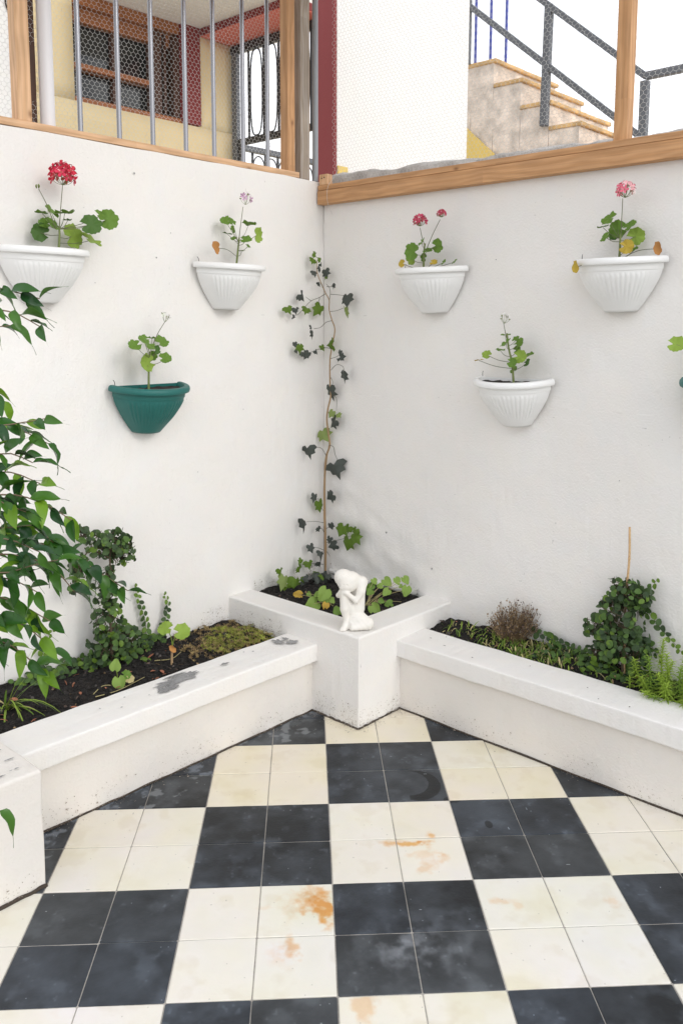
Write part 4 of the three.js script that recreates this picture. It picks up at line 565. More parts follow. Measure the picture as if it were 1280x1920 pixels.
function flowerHead(parent, c, r, kind) {
  if (kind === 'bud') { const l = []; for (let i = 0; i < 9; i++) { const d = V(rr(-1, 1), rr(-0.3, 1), rr(-1, 1)).normalize(), s = new THREE.SphereGeometry(r * 0.32, 6, 5).scale(0.8, 1.3, 0.8); s.translate(c.x + d.x * r * 0.6, c.y + d.y * r * 0.5, c.z + d.z * r * 0.6); l.push(s); } return part('bud_cluster', merge(l), M.gerStem, parent); }
  const full = kind === 'red' || kind === 'magenta' || kind === 'pink', n = kind === 'red' ? 22 : full ? 15 : 7, fl = [], pd = [], cx = [], base = c.clone().add(V(0, -r * 0.75, 0));
  for (let i = 0; i < n; i++) {
    const t = i * 2.4, el = full ? Math.asin(clamp(1 - 1.25 * (i + 0.5) / n, -1, 1)) : rr(-0.1, 1.2), d = V(Math.cos(t) * Math.cos(el), Math.sin(el), Math.sin(t) * Math.cos(el)), e = c.clone().addScaledVector(d, r * rr(0.72, 0.9)); if (full) e.y -= r * 0.1;
    pd.push(tube([base, base.clone().lerp(e, 0.5).add(V(d.x * r * 0.1, -r * 0.1, d.z * r * 0.1)), e], 0.0007, 5, 4)); cx.push(new THREE.ConeGeometry(0.0022, 0.007, 5).translate(e.x, e.y, e.z));
    const open = full || i < 4, col = pick(PET[kind]), o = new THREE.Object3D(); aim(o, e, d, V(rr(-1, 1), rr(-1, 1), rr(-1, 1)));
    if (!open) { o.updateMatrix(); const b = new THREE.SphereGeometry(r * 0.13, 6, 5).scale(0.7, 0.7, 1.5).applyMatrix4(o.matrix); fl.push(colourFlat(b, [0.3, 0.32, 0.14])); continue; }
    const R = full ? r * 0.42 : r * 0.46;
    for (let k = 0; k < 5; k++) {
      const a = k / 5 * 6.283 + rr(-0.12, 0.12), ex = V(Math.cos(a), Math.sin(a), 0), ey = V(-Math.sin(a), Math.cos(a), 0), P = (u, v, z) => ex.clone().multiplyScalar(u * R).addScaledVector(ey, v * R).add(V(0, 0, z * R));
      const lift = rr(0.05, 0.35), q = [P(0, 0, 0), P(0.45, -0.26, 0.12), P(0.85, -0.28, lift), P(1.05, 0, lift + 0.05), P(0.85, 0.28, lift), P(0.45, 0.26, 0.12), P(0.55, 0, 0.05)];
      const g = triGeo([[q[0], q[1], q[6]], [q[1], q[2], q[6]], [q[2], q[3], q[6]], [q[3], q[4], q[6]], [q[4], q[5], q[6]], [q[5], q[0], q[6]]]); o.updateMatrix(); g.applyMatrix4(o.matrix); fl.push(colourFlat(g, col));
    }
  }
  const h = part('flower_head', merge(fl), M.petal, parent); part('pedicels', merge(pd), M.gerStem, h); part('calyx', merge(cx), M.gerStem, h);
}
function geranium(id, label, side, s, y) {
  const D = GERANIUMS[id], z0 = 0.095, g = wallFrame(group('geranium', label, 'potted plant', V(0, 0, 0), 'geraniums in the wall pots'), side, s, y - 0.016, 0.004); const dy = 0.016;
  const P = ([x, yy], z = z0) => V(x, yy + dy, z), st = D.stem.map(q => P(q)); st[0].y = -0.016;
  part('stem', tube(st, 0.0048, 18, 7, 0.0032), M.gerStem, g);
  D.stalks.forEach((k, i) => part('flower_stalk', tube(k.map((q, j) => P(q, z0 + 0.006 * j * (i ? -1 : 1))), 0.0017, 14, 5, 0.0012), M.gerStalk, g));
  D.heads.forEach(([x, yy, r, k]) => flowerHead(g, P([x, yy]), r, k));
  for (const [x, yy, z, r, tone, kind] of D.leaves) {
    const c = P([x, yy], yy < 0.002 ? 0.165 : Math.max(z, 0.02)); const len = D.stem.length, f = clamp((yy - 0.01) / Math.max(0.03, D.stem[len - 1][1]), 0.15, 0.95) * 0.85, root = new THREE.CatmullRomCurve3(st).getPoint(f);
    const out = c.clone().sub(root).setY(0).normalize();
    let nrm = kind === 'c' ? V(rr(-0.3, 0.3), 0.1, 1) : kind === 'f' ? V(rr(-0.35, 0.35), rr(-0.15, 0.35), 1) : kind === 't' ? V(rr(-0.5, 0.5), rr(0.5, 1.0), rr(0.45, 0.9)) : V(rr(-0.2, 0.2), 1, rr(-0.15, 0.15));
    const m = new THREE.Mesh(kind === 'c' ? gCurl : pick(gLeaf), M.gerLeaf[tone]); m.name = kind === 'c' ? 'withered_leaf' : 'leaf'; m.castShadow = m.receiveShadow = true;
    if (kind === 'c') m.userData.label = 'withered curled leaf';
    aim(m, c, nrm, kind === 'c' ? V(0.2, -1, 0.1) : out.clone().add(V(rr(-0.2, 0.2), rr(-0.1, 0.3), 0))); m.scale.set(r, r * rr(0.9, 1.08), r); g.add(m);
    const tip = c.clone().addScaledVector(nrm.normalize(), -0.002); part('petiole', tube([root, root.clone().lerp(tip, 0.5).add(V(0, kind === 'c' ? 0.012 : -0.006, 0.004)), tip], 0.0011, 8, 4), M.gerStalk, g);
  }
  return g;
}
const potList = [['1', 'L', 1.418, 1.832, 'white fluted wall pot cut by the left edge of view', 'geranium with a large full red flower head at far left', M.potWhite],
  ['2', 'L', 0.597, 1.824, 'white fluted wall pot on the left wall nearest the corner', 'geranium with sparse lilac flower and one dry brown leaf', M.potWhite],
  ['3', 'L', 1.003, 1.337, 'dark green fluted wall pot low on the left wall', 'geranium with small white flower in the dark green pot', M.potGreen],
  ['4', 'R', 0.661, 1.812, 'white fluted wall pot on the right wall nearest the corner', 'geranium with two small magenta flower heads', M.potWhite],
  ['5', 'R', 1.48, 1.808, 'white fluted wall pot high on the right under the post', 'geranium with pink and white flower and yellowing leaves', M.potWhite],
  ['6', 'R', 1.068, 1.365, 'lower white fluted wall pot on the right wall', 'tall geranium with tiny white flowers in the lower white pot', M.potWhite]];
for (const [id, side, s, y, lp, lg, m] of potList) { pot(lp, side, s, y, m); geranium(id, lg, side, s, y); }
pot('dark green wall pot just showing at the right edge', 'R', 1.885, 1.395, M.potGreen);
{
  const g = wallFrame(group('geranium', 'green leafy geranium just showing at the right edge', 'potted plant', V(0, 0, 0), 'geraniums in the wall pots'), 'R', 1.885, 1.379);
  part('stem', tube([[0, -0.018, 0.09], [0.004, 0.05, 0.08], [0, 0.1, 0.085]], 0.005, 12, 7), M.gerStem, g);
  for (let i = 0; i < 9; i++) { const t = i * 2.4, c = V(Math.cos(t) * 0.09, 0.07 + i * 0.011, 0.085 + Math.sin(t) * 0.05); if (i === 0) c.set(-0.165, 0.125, 0.1); const m = part('leaf', pick(gLeaf), M.gerLeaf[i === 0 ? 2 : i % 3], g); aim(m, c, V(rr(-0.3, 0.3), 0.5, 0.8), V(Math.cos(t), 0.1, Math.sin(t))); m.scale.setScalar(0.032); part('petiole', tube([[0, 0.03 + i * 0.006, 0.082], c.clone().multiplyScalar(0.6).add(V(0, 0.02, 0.03)), c], 0.0012, 8, 4), M.gerStalk, g); }
}

// ---------------------------------------------------------------- ivy climbing the corner
function ivyLeafGeo(v) {
  const R = [[0, -0.18], [0.2, -0.36], [0.46, -0.3], [0.62, -0.06], [0.44, 0.06], [0.5, 0.3], [0.22, 0.36], [0, 0.72], [-0.2, 0.34], [-0.52, 0.28], [-0.42, 0.05], [-0.6, -0.1], [-0.44, -0.32], [-0.2, -0.36]];
  return fanLeaf(R.map(([x, y]) => [x * (1 + 0.25 * Math.sin(v * 5 + y * 4)), y * (1 + 0.1 * v)]), (x, y) => -0.28 * Math.abs(x) * (0.6 + v) - 0.22 * y * y + 0.06 * Math.sin(x * 7 + v * 4));
}
const ivyG = [ivyLeafGeo(0), ivyLeafGeo(0.5), ivyLeafGeo(1)];
const ivy = group('ivy_vine', 'ivy vine climbing the corner behind the statue', 'climbing plant', W(0.03, 0.035, 0.34));
{
  const st = IVY_STEM.map(q => W(...q)); st[0].y -= 0.03; wpart('stem', tube(st, 0.0066, 130, 7, 0.0018), M.ivyStem, ivy);
  const st2 = st.slice(0, 6).map((p, i) => p.clone().add(V(0.005 * Math.sin(i * 2.1), 0, 0.006))); wpart('second_stem', tube(st2, 0.0038, 60, 6, 0.002), M.ivyStem, ivy);
  for (const b of IVY_TWIGS) wpart('twig', tube(b.map(q => W(...q)), 0.0014, 16, 5, 0.0009), M.ivyTwig, ivy);
  for (const [a, b, y, s, tone, thin] of IVY_LEAVES) {
    const left = a > b, nrm = left ? nL.clone() : nR.clone(), sideways = left ? V(-A.x, 0, -A.z) : B.clone();
    const p = W(a, b, y); nrm.add(V(rr(-0.35, 0.35), rr(-0.1, 0.5), rr(-0.1, 0.3))); if (tone === 0 && !thin) nrm.add(V(0, rr(-0.5, 0.1), 0));
    let tip = V(rr(-0.7, 0.7), rr(-1.2, 0.05), rr(-0.1, 0.1)); if (thin) { nrm.copy(sideways).multiplyScalar(rnd() < 0.5 ? 1 : -1).add(V(0, rr(-0.3, 0.3), 0.35)); tip = V(rr(-0.2, 0.2), -1, 0.1); }
    const m = part('leaf', pick(ivyG), M.ivyLeaf[tone], ivy); aim(m, p.clone().sub(ivy.position), nrm, tip); m.scale.setScalar(s * 1.18);
  }
  for (let i = 0; i < 16; i++) { const m = part('leaf', pick(ivyG), M.ivyLeaf[i % 3 ? 0 : 1], ivy), a = rr(0.03, 0.22), b = rr(0.03, 0.16); aim(m, W(a, b, HB(a, b) + rr(0.01, 0.05)).sub(ivy.position), V(rr(-0.6, 0.6), rr(0.3, 1), rr(0.2, 1)), V(rr(-1, 1), rr(-1, 0.3), rr(0, 1))); m.scale.setScalar(rr(0.025, 0.045)); }
}
// heart-leaved seedlings in the corner box, two clusters
function heartLeafGeo(v) { const o = []; for (let i = 0; i < 16; i++) { const t = i / 16 * 6.283 - Math.PI / 2, s = Math.sin(t), c = Math.cos(t), k = i === 0 ? 0.55 : s > 0.85 ? 1.25 : 1; o.push([c * 0.5 * (1 - 0.18 * Math.max(0, s)), s * 0.52 * k]); } return fanLeaf(o, (x, y) => 0.3 * Math.abs(x) - 0.3 * y * y * (0.4 + v) + 0.05 * Math.sin(x * 9)); }
const heartG = [heartLeafGeo(0), heartLeafGeo(0.8)];
function seedlingCluster(label, list, root) {
  const g = group('leafy_seedling', label, 'plant', root.clone());
  for (const [a, b, y, s, tone] of list) {
    const p = W(a, b, Math.max(y, HB(clamp(a, 0, 0.45), clamp(b, 0, 0.61)) + 0.008)).sub(root); const m = part('leaf', pick(heartG), M.seedLeaf[tone] || M.seedLeaf[1], g); const n = V(rr(-0.4, 0.4), rr(0.25, 0.9), 1); aim(m, p, n, V(rr(-1, 1), rr(-0.9, 0.3), 0.3)); m.scale.setScalar(s * 1.02);
    part('leaf_stalk', tube([V(rr(-0.02, 0.02), -0.005, rr(-0.02, 0.02)), p.clone().multiplyScalar(0.5).add(V(rr(-0.01, 0.01), 0.012, 0)), p.clone().add(V(0, 0, -0.002))], 0.0011, 10, 4), M.grass[2], g);
  }
}
{ const ra = W(0.36, 0.4, HB(0.36, 0.4)), rb = W(0.24, 0.5, HB(0.24, 0.5)); seedlingCluster('light green seedlings left of the statue in the corner box', SEEDLING_LEAVES.slice(0, 9), ra); seedlingCluster('light green seedlings right of the statue in the corner box', SEEDLING_LEAVES.slice(9), rb); }

// ---------------------------------------------------------------- creeping fig
const figG = (() => { const o = []; for (let i = 0; i < 9; i++) { const t = i / 9 * 6.283 - Math.PI / 2, s = Math.sin(t); o.push([Math.cos(t) * 0.46, s * 0.55 * (s > 0.9 ? 1.15 : 1)]); } const c = V(0, 0, 0.05), out = o.map(([x, y]) => V(x, y, 0.25 * Math.abs(x) - 0.25 * y * y)), t = []; for (let i = 0; i < 9; i++) t.push([c, out[i], out[(i + 1) % 9]]); return triGeo(t); })();
function figLeaf(parent, p, n, s, tone) { const m = part('leaf', figG, tone === undefined ? pick([M.figLeaf[0], M.figLeaf[0], M.figLeaf[1], M.figLeaf[1], M.figLeaf[2], M.figLeaf[3]]) : M.figLeaf[tone], parent); aim(m, p, n, V(rr(-1, 1), rr(-1, 0.6), rr(-0.4, 0.4))); m.scale.setScalar(s); return m; }
function creepingFig(name, label, side, off, clumps, trunk, root, total) {
  const g = group(name, label, 'climbing plant', root.clone()), at = (s, o, y) => (side === 'L' ? W(s, o, y) : W(o, s, y)).sub(root);
  trunk.forEach((t, i) => part('stem', tube(t.map(([s, o, y]) => at(s, o, y)), i ? 0.003 : 0.006, 24, 6, i ? 0.0015 : 0.003), M.figTwig, g));
  const area = clumps.reduce((q, c) => q + c[2] * c[3], 0), inner = [];
  for (const [s, y, rs, ry] of clumps) {
    const n = Math.round(total * rs * ry / area), dp = Math.min(rs, ry, 0.05) + 0.012;
    for (let i = 0; i < n; i++) { let u, v, w; do { u = rr(-1, 1); v = rr(-1, 1); w = rr(-1, 1); } while (u * u + v * v + w * w > 1); const l = Math.hypot(u, v, w), k = lerp(l, 1, 0.62) / (l || 1); u *= k; v *= k; w *= k;
      const o = Math.max(0.012, off + w * dp), p = at(s + u * rs, o, y + v * ry), nr = (side === 'L' ? nL : nR).clone().multiplyScalar(0.35 + w).add(V(u * 0.7 * (side === 'L' ? -1 : 1) + rr(-0.4, 0.4), v * 0.6 + rr(-0.1, 0.6), rr(0, 0.4))); figLeaf(g, p, nr, rr(0.015, 0.027)); }
    for (let i = 0; i < 14; i++) inner.push(tube([at(s + rr(-0.6, 0.6) * rs, off, y - ry * rr(0.4, 1)), at(s + rr(-0.7, 0.7) * rs, off + rr(-0.5, 0.5) * dp, y), at(s + rr(-0.8, 0.8) * rs, off + rr(-0.8, 0.8) * dp, y + rr(0.2, 0.9) * ry)], 0.0012, 6, 4));
  }
  part('twigs', merge(inner), M.figTwig, g);
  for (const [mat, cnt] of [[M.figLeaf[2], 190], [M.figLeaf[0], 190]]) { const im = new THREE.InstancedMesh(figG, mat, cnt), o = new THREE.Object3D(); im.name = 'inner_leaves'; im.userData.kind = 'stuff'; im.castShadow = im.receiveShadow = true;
    for (let i = 0; i < cnt; i++) { let c, q = rnd() * area; for (c of clumps) { q -= c[2] * c[3]; if (q < 0) break; } const u = rr(-0.85, 0.85), v = rr(-0.9, 0.9), w = rr(-0.8, 0.6); aim(o, at(c[0] + u * c[2], Math.max(0.012, off + w * (Math.min(c[2], c[3], 0.05) + 0.01)), c[1] + v * c[3]), V(rr(-1, 1), rr(-0.3, 1), rr(-0.3, 1)), V(rr(-1, 1), rr(-1, 1), rr(-1, 1))); o.scale.setScalar(rr(0.018, 0.03)); o.updateMatrix(); im.setMatrixAt(i, o.matrix); } g.add(im); }
  return g;
}
const figL = creepingFig('creeping_fig', 'creeping fig trained up a stake in the left planter', 'L', 0.12, FIG_CLUMPS_LEFT, [[[1.262, 0.13, 0.26], [1.258, 0.13, 0.36], [1.255, 0.12, 0.5], [1.25, 0.12, 0.62], [1.245, 0.12, 0.76]], [[1.25, 0.12, 0.7], [1.33, 0.12, 0.74], [1.38, 0.11, 0.66], [1.385, 0.11, 0.58]], [[1.25, 0.12, 0.72], [1.2, 0.12, 0.75], [1.18, 0.12, 0.7]]], W(1.262, 0.13, HL(1.262, 0.13)), 280);
const figR = creepingFig('creeping_fig', 'creeping fig bush around the bamboo cane on the right', 'R', 0.085, FIG_CLUMPS_RIGHT, [[[1.58, 0.08, 0.28], [1.575, 0.08, 0.42], [1.58, 0.085, 0.56]], [[1.57, 0.08, 0.44], [1.5, 0.08, 0.5], [1.46, 0.08, 0.46]], [[1.575, 0.08, 0.52], [1.62, 0.08, 0.58]]], W(0.08, 1.58, HR(0.08, 1.58)), 285);
function trail(label, side, off, pts) {
  const at = ([s, y]) => side === 'L' ? W(s, off, y) : W(off, s, y), H = side === 'L' ? HL(pts[0][0], 0.02) : HR(0.03, pts[0][0]);
  const root = at(pts[0]); const g = group('creeper_shoot', label, 'climbing plant', root.clone(), 'thin creeper shoots on the walls'); const P = pts.map(at).map(p => p.sub(root)); const c = new THREE.CatmullRomCurve3(P), L = c.getLength(), n = Math.max(7, Math.round(L / 0.013));
  part('stem', tube(P, 0.0012, 24, 4, 0.0007), M.figTwig, g); const nw = side === 'L' ? nL : nR;
  for (let i = 0; i <= n; i++) { const t = i / n, p = c.getPointAt(t), e = c.getTangentAt(t).cross(nw).multiplyScalar(i % 2 ? 0.011 : -0.011).multiplyScalar(1.1 - 0.6 * t); figLeaf(g, p.add(e).addScaledVector(nw, 0.004), nw.clone().add(V(rr(-0.4, 0.4), rr(-0.1, 0.5), rr(-0.2, 0.3))), rr(0.02, 0.027) * (1.15 - 0.55 * t), t > 0.75 ? 3 : undefined); }
}
['creeper shoot rising left of the small seedling', 'creeper shoot rising straight above the yellowed seedling', 'short creeper shoot behind the ficus leaves', 'tiny looping creeper shoot near the fig foot', 'creeper running along the soil left of the fig', 'creeper running along the soil right of the fig', 'thin creeper arching off the fig column'].forEach((l, i) => trail(l, 'L', 0.02, TRAILS_LEFT[i]));
['long creeper shoot falling right from the fig bush', 'young creeper shoot rising right of the bamboo cane', 'creeper along the soil between dry shrub and fig', 'short creeper at the foot of the dry shrub', 'bright creeper shoot behind the feathery herb'].forEach((l, i) => trail(l, 'R', 0.03, TRAILS_RIGHT[i]));
{ // low mats of creeper leaves on the soil
  for (const [side, list, label] of [['L', [[1.3, 0.07, 0.05, 40], [1.4, 0.06, 0.08, 40], [1.52, 0.06, 0.08, 34], [1.12, 0.05, 0.07, 34], [1.02, 0.05, 0.05, 20], [1.2, 0.14, 0.06, 26]], 'low mat of creeper leaves along the left wall foot'], ['R', [[1.42, 0.07, 0.06, 36], [1.5, 0.1, 0.06, 36], [1.62, 0.08, 0.06, 34], [1.3, 0.08, 0.06, 24], [1.72, 0.1, 0.05, 20]], 'low mat of creeper leaves under the right fig bush']]) {
    const s0 = list[0][0], root = side === 'L' ? W(s0, 0.07, HL(s0, 0.07)) : W(0.07, s0, HR(0.07, s0)), g = group('creeper_mat', label, 'ground cover', root.clone());
    for (const [s, o, r, n] of list) for (let i = 0; i < n; i++) { const ss = s + rr(-1, 1) * r, oo = clamp(o + rr(-1, 1) * r * 0.8, 0.012, side === 'L' ? 0.34 : 0.17), h = (side === 'L' ? HL(ss, oo) : HR(oo, ss)) + rr(0.004, 0.03) * (1.3 - Math.abs(ss - s) / r); figLeaf(g, (side === 'L' ? W(ss, oo, h) : W(oo, ss, h)).sub(root), V(rr(-0.5, 0.5), rr(0.5, 1), rr(0.1, 0.8)), rr(0.017, 0.028)); }
  }
  const cane = group('bamboo_cane', 'bamboo cane standing in the right planter', 'cane', W(0.075, 1.58, 0.28)); const P = [W(0.075, 1.583, 0.27), W(0.077, 1.578, 0.45), W(0.08, 1.579, 0.6), W(0.083, 1.586, 0.74), W(0.085, 1.583, 0.852)];
  wpart('cane', tube(P, 0.0052, 40, 8, 0.0042), M.bamboo, cane); for (const t of [0.3, 0.56, 0.8]) { const q = new THREE.CatmullRomCurve3(P).getPointAt(t); wpart('node', new THREE.TorusGeometry(0.005, 0.0013, 6, 12).rotateX(Math.PI / 2).translate(q.x, q.y, q.z), M.bamboo, cane); }
}

// ---------------------------------------------------------------- small plants in the beds
function blade(root, dir, len, w, droop) { const n = 7, L = [], R_ = [], side = dir.clone().setY(0).normalize().cross(UP); for (let i = 0; i <= n; i++) { const t = i / n, p = dir.clone().multiplyScalar(len * t); p.y -= droop * len * t * t; p.add(root); const k = w * (1 - t * t) * (0.6 + 0.4 * Math.min(1, t * 5)) / 2; L.push(p.clone().addScaledVector(side, k).add(V(0, k * 0.5, 0))); R_.push(p.clone().addScaledVector(side, -k).add(V(0, k * 0.5, 0))); L[i].mid = p; } const t = []; for (let i = 0; i < n; i++) t.push([L[i], L[i].mid, L[i + 1]], [L[i].mid, L[i + 1].mid, L[i + 1]], [L[i].mid, R_[i], R_[i + 1]], [L[i].mid, R_[i + 1], L[i + 1].mid]); return triGeo(t); }
{
  const r0 = W(1.70, 0.2, HL(1.7, 0.2)), g = group('grass_clump', 'yellow green grass clump at the left end of the bed', 'grass clump', r0.clone());
  for (let i = 0; i < 17; i++) { const t = rr(-0.4, 3.6), el = rr(0.5, 1.25), d = V(Math.cos(t) * Math.cos(el), Math.sin(el), Math.sin(t) * Math.cos(el) * 0.6); part('blade', blade(V(rr(-0.012, 0.012), -0.004, rr(-0.012, 0.012)), d, rr(0.13, 0.3), rr(0.006, 0.009), rr(0.35, 0.95)), M.grass[i % 5 === 4 ? 2 : i % 2], g); }
  for (const [d, len, dr] of [[V(0.35, 0.93, 0.05), 0.3, 0.2], [V(0.75, 0.62, 0.12), 0.3, 0.75], [V(0.62, 0.7, 0.2), 0.2, 0.55], [V(0.45, 0.88, 0.05), 0.24, 0.25], [V(0.85, 0.42, 0.25), 0.18, 0.5], [V(0.25, 0.3, 0.9), 0.16, 0.7]]) part('blade', blade(V(0, 0, 0), d, len, 0.008, dr), M.grass[0], g);
}
function sprout(name, label, root, parts) { const g = group(name, label, 'plant', root.clone()); for (const [kind, pts, r, mat, s, n, tip] of parts) { if (kind === 'stem') part('stem', tube(pts.map(p => V(...p)), r, 14, 6, r * 0.7), mat, g); else { const m = part('leaf', kind, mat, g); aim(m, V(...pts), V(...n), V(...tip)); m.scale.setScalar(s); } } return g; }
sprout('young_geranium', 'small yellowed seedling standing before the moss patch', W(1.1, 0.28, HL(1.1, 0.28)), [['stem', [[0, -0.01, 0], [0.002, 0.05, 0], [0.004, 0.072, 0]], 0.0055, M.ivyStem], ['stem', [[0.004, 0.07, 0], [0.012, 0.1, 0.005], [0.028, 0.122, 0.01]], 0.002, M.grass[0]], ['stem', [[0.004, 0.07, 0], [0.0, 0.105, 0], [-0.012, 0.132, 0]], 0.002, M.grass[0]], [gLeaf[0], [0.042, 0.13, 0.012], 0, M.gerLeaf[2], 0.034, [0.2, 0.7, 0.8], [1, 0.2, 0]], [gLeaf[1], [-0.02, 0.14, 0], 0, M.gerLeaf[2], 0.032, [-0.2, 0.9, 0.6], [-1, 0.2, 0]], [gCurl, [0.006, 0.062, 0.008], 0, M.gerLeaf[3], 0.018, [0.1, 0.2, 1], [0.5, -0.6, 0]]]);
sprout('round_leaf_sprout', 'two-leaved bright sprout in front of the fig column', W(1.33, 0.27, HL(1.33, 0.27)), [['stem', [[0, -0.005, 0], [0.004, 0.03, 0], [0.0, 0.06, 0.005]], 0.0018, M.grass[0]], [heartG[0], [0, 0.066, 0.006], 0, M.seedLeaf[2], 0.042, [0, 0.25, 1], [0.1, 1, 0]], [heartG[1], [0.014, 0.012, 0.02], 0, M.seedLeaf[2], 0.05, [0.1, 0.5, 1], [0.2, -1, 0]], [gLeaf[2], [0.035, 0.03, 0.0], 0, M.gerLeaf[0], 0.02, [0.2, 0.8, 0.6], [1, 0, 0]], [gLeaf[1], [0.05, 0.018, 0.01], 0, M.grass[2], 0.018, [0.1, 0.8, 0.6], [1, 0, 0.4]]]);
{ // dry shrub
  const r0 = W(0.075, 1.12, HR(0.075, 1.12)), g = group('dry_shrub', 'dried brown shrub in the right planter', 'shrub', r0.clone()), br = [], hd = [];
  for (let i = 0; i < 230; i++) { const t = rr(0, 6.283), k = Math.sqrt(rnd()), top = V(Math.cos(t) * 0.115 * k, rr(0.08, 0.19) * (1 - 0.35 * k * k), Math.sin(t) * 0.06 * k), mid = top.clone().multiplyScalar(0.5).add(V(Math.cos(t) * 0.02 * k, 0, 0)); br.push(tube([V(rr(-0.02, 0.02), -0.005, rr(-0.015, 0.015)), mid, top], 0.0007, 6, 3));
    for (let q = 0; q < 9; q++) { const p = mid.clone().lerp(top, rr(0.0, 1.05)).add(V(rr(-0.01, 0.01), rr(-0.008, 0.008), rr(-0.01, 0.01))), o = new THREE.Object3D(); aim(o, p, V(rr(-1, 1), rr(-1, 1), rr(-1, 1)), V(rr(-1, 1), rr(-1, 1), rr(-1, 1))); o.scale.setScalar(rr(0.003, 0.0075)); o.updateMatrix(); hd.push(figG.clone().applyMatrix4(o.matrix)); } }
  part('branches', merge(br), M.dry, g); const h = part('dry_leaves', merge(hd.filter((_, i) => i % 2)), M.dryDark, g), h2 = part('dry_leaves', merge(hd.filter((_, i) => !(i % 2))), M.dry, g); h.userData.kind = h2.userData.kind = 'stuff';
}
{ // feathery herb
  const r0 = W(0.125, 1.755, HR(0.125, 1.755) - 0.01), g = group('feathery_herb', 'feathery lime green herb at the right edge', 'plant', r0.clone());
  const shoots = [[[0.01, 0.0, 0.02], [0.005, 0.16, 0.02]], [[-0.05, 0.0, 0.01], [-0.085, 0.11, 0.02]], [[0.05, 0.0, 0.02], [0.05, 0.13, 0.03]], [[-0.02, 0.0, 0.04], [-0.05, 0.07, 0.05]], [[0.03, 0.0, 0.05], [0.03, 0.08, 0.07]], [[0.09, 0, 0], [0.11, 0.14, 0.02]], [[0.07, 0, 0.04], [0.09, 0.06, 0.07]], [[-0.01, 0, -0.02], [-0.02, 0.19, -0.02]], [[0.0, 0, 0.05], [0.0, 0.03, 0.085]], [[0.04, 0, -0.02], [0.05, 0.18, -0.02]], [[0.02, 0, 0.03], [0.0, 0.1, 0.06]], [[-0.03, 0, 0.02], [-0.04, 0.14, 0.03]], [[0.06, 0, 0.03], [0.075, 0.11, 0.05]], [[0.0, 0, 0.02], [0.03, 0.15, 0.04]], [[0.08, 0, 0.01], [0.07, 0.16, 0.0]], [[-0.01, 0, 0.05], [-0.03, 0.04, 0.09]]].map(l => l.map(([x, y, z]) => B.clone().multiplyScalar(x).addScaledVector(nR, z).add(V(0, y, 0))));
  shoots.forEach(([p, q], k) => { const m = p.clone().lerp(q, 0.5).add(V(rr(-0.008, 0.008), 0, rr(-0.005, 0.008))); const c = new THREE.CatmullRomCurve3([p.clone().add(V(0, -0.006, 0)), m, q]), L = [tube([p.clone().add(V(0, -0.006, 0)), m, q], 0.0016, 10, 5)], n = Math.round(c.getLength() / 0.0017);
    for (let i = 0; i < n; i++) { const t = 0.12 + 0.88 * i / n, a = i * 2.4, d = V(Math.cos(a), 0.55 + 0.6 * (t - 0.5), Math.sin(a)).normalize(); L.push(blade(c.getPointAt(t), d, rr(0.028, 0.042) * (1.1 - 0.55 * t), 0.0042, rr(0.25, 0.7))); } part('shoot', merge(L), M.feather[k % 3 === 2 ? 1 : 0], g); }); g.scale.set(1.25, 1.0, 1.25);
  const s0 = W(0.155, 1.64, HR(0.155, 1.64)), s = group('herb_sprout', 'small spiky lime sprout left of the feathery herb', 'plant', s0.clone()), L = [tube([[0, -0.008, 0], [0.001, 0.03, 0], [0, 0.05, 0]], 0.0022, 8, 5)];
  for (let i = 0; i < 16; i++) { const a = i * 2.4, t = i / 16; L.push(blade(V(0, 0.012 + 0.036 * t, 0), V(Math.cos(a), 0.4 + t, Math.sin(a)).normalize(), 0.034 * (1.1 - 0.6 * t), 0.005, 0.5)); } part('shoot', merge(L), M.feather[0], s);
}
// grass, moss and litter that nobody could count
function scatter(name, label, geo, mats, n, place) { const per = Math.ceil(n / mats.length); mats.forEach((mat, k) => { const im = new THREE.InstancedMesh(geo, mat, per), o = new THREE.Object3D(); for (let i = 0; i < per; i++) { place(o, i); o.updateMatrix(); im.setMatrixAt(i, o.matrix); im.setColorAt(i, new THREE.Color().setScalar(rr(0.6, 1.35))); } im.name = numbered(name); im.userData = { kind: 'stuff', label: label + (k ? ', paler strands' : ''), category: 'ground cover' }; im.castShadow = im.receiveShadow = true; scene.add(im); }); }
const bladeG = blade(V(0, 0, 0), V(0.35, 0.94, 0), 1, 0.09, 0.55), tuftG = merge([0, 1, 2, 3, 4].map(k => blade(V(0, 0, 0), V(Math.cos(k * 1.257) * 0.6, 0.8, Math.sin(k * 1.257) * 0.6), 1, 0.14, 0.35)));
const mossAt = (o, R0) => { let a, b; do { a = rr(0.605, 1.02); b = rr(0.015, 0.36); } while (Math.hypot((a - 0.68) / 0.33, (b - 0.2) / 0.23) > R0 * (0.45 + 0.9 * fbm(a * 14, b * 14, 3))); o.position.copy(W(a, b, HL(a, b) + 0.06 * Math.max(0, fbm(a * 22, b * 22, 3) - 0.42) - 0.003)); o.rotation.set(rr(-0.7, 0.7), rr(0, 6.3), rr(-0.7, 0.7)); };
scatter('moss_patch', 'dry brown moss patch beside the corner box', tuftG, [M.mossB, M.dry], 1500, o => { mossAt(o, 1); o.scale.setScalar(rr(0.006, 0.02)); });
scatter('green_moss', 'yellow green moss in the middle of the dry patch', tuftG, [M.mossG], 700, o => { mossAt(o, 0.62); o.scale.setScalar(rr(0.008, 0.024)); });
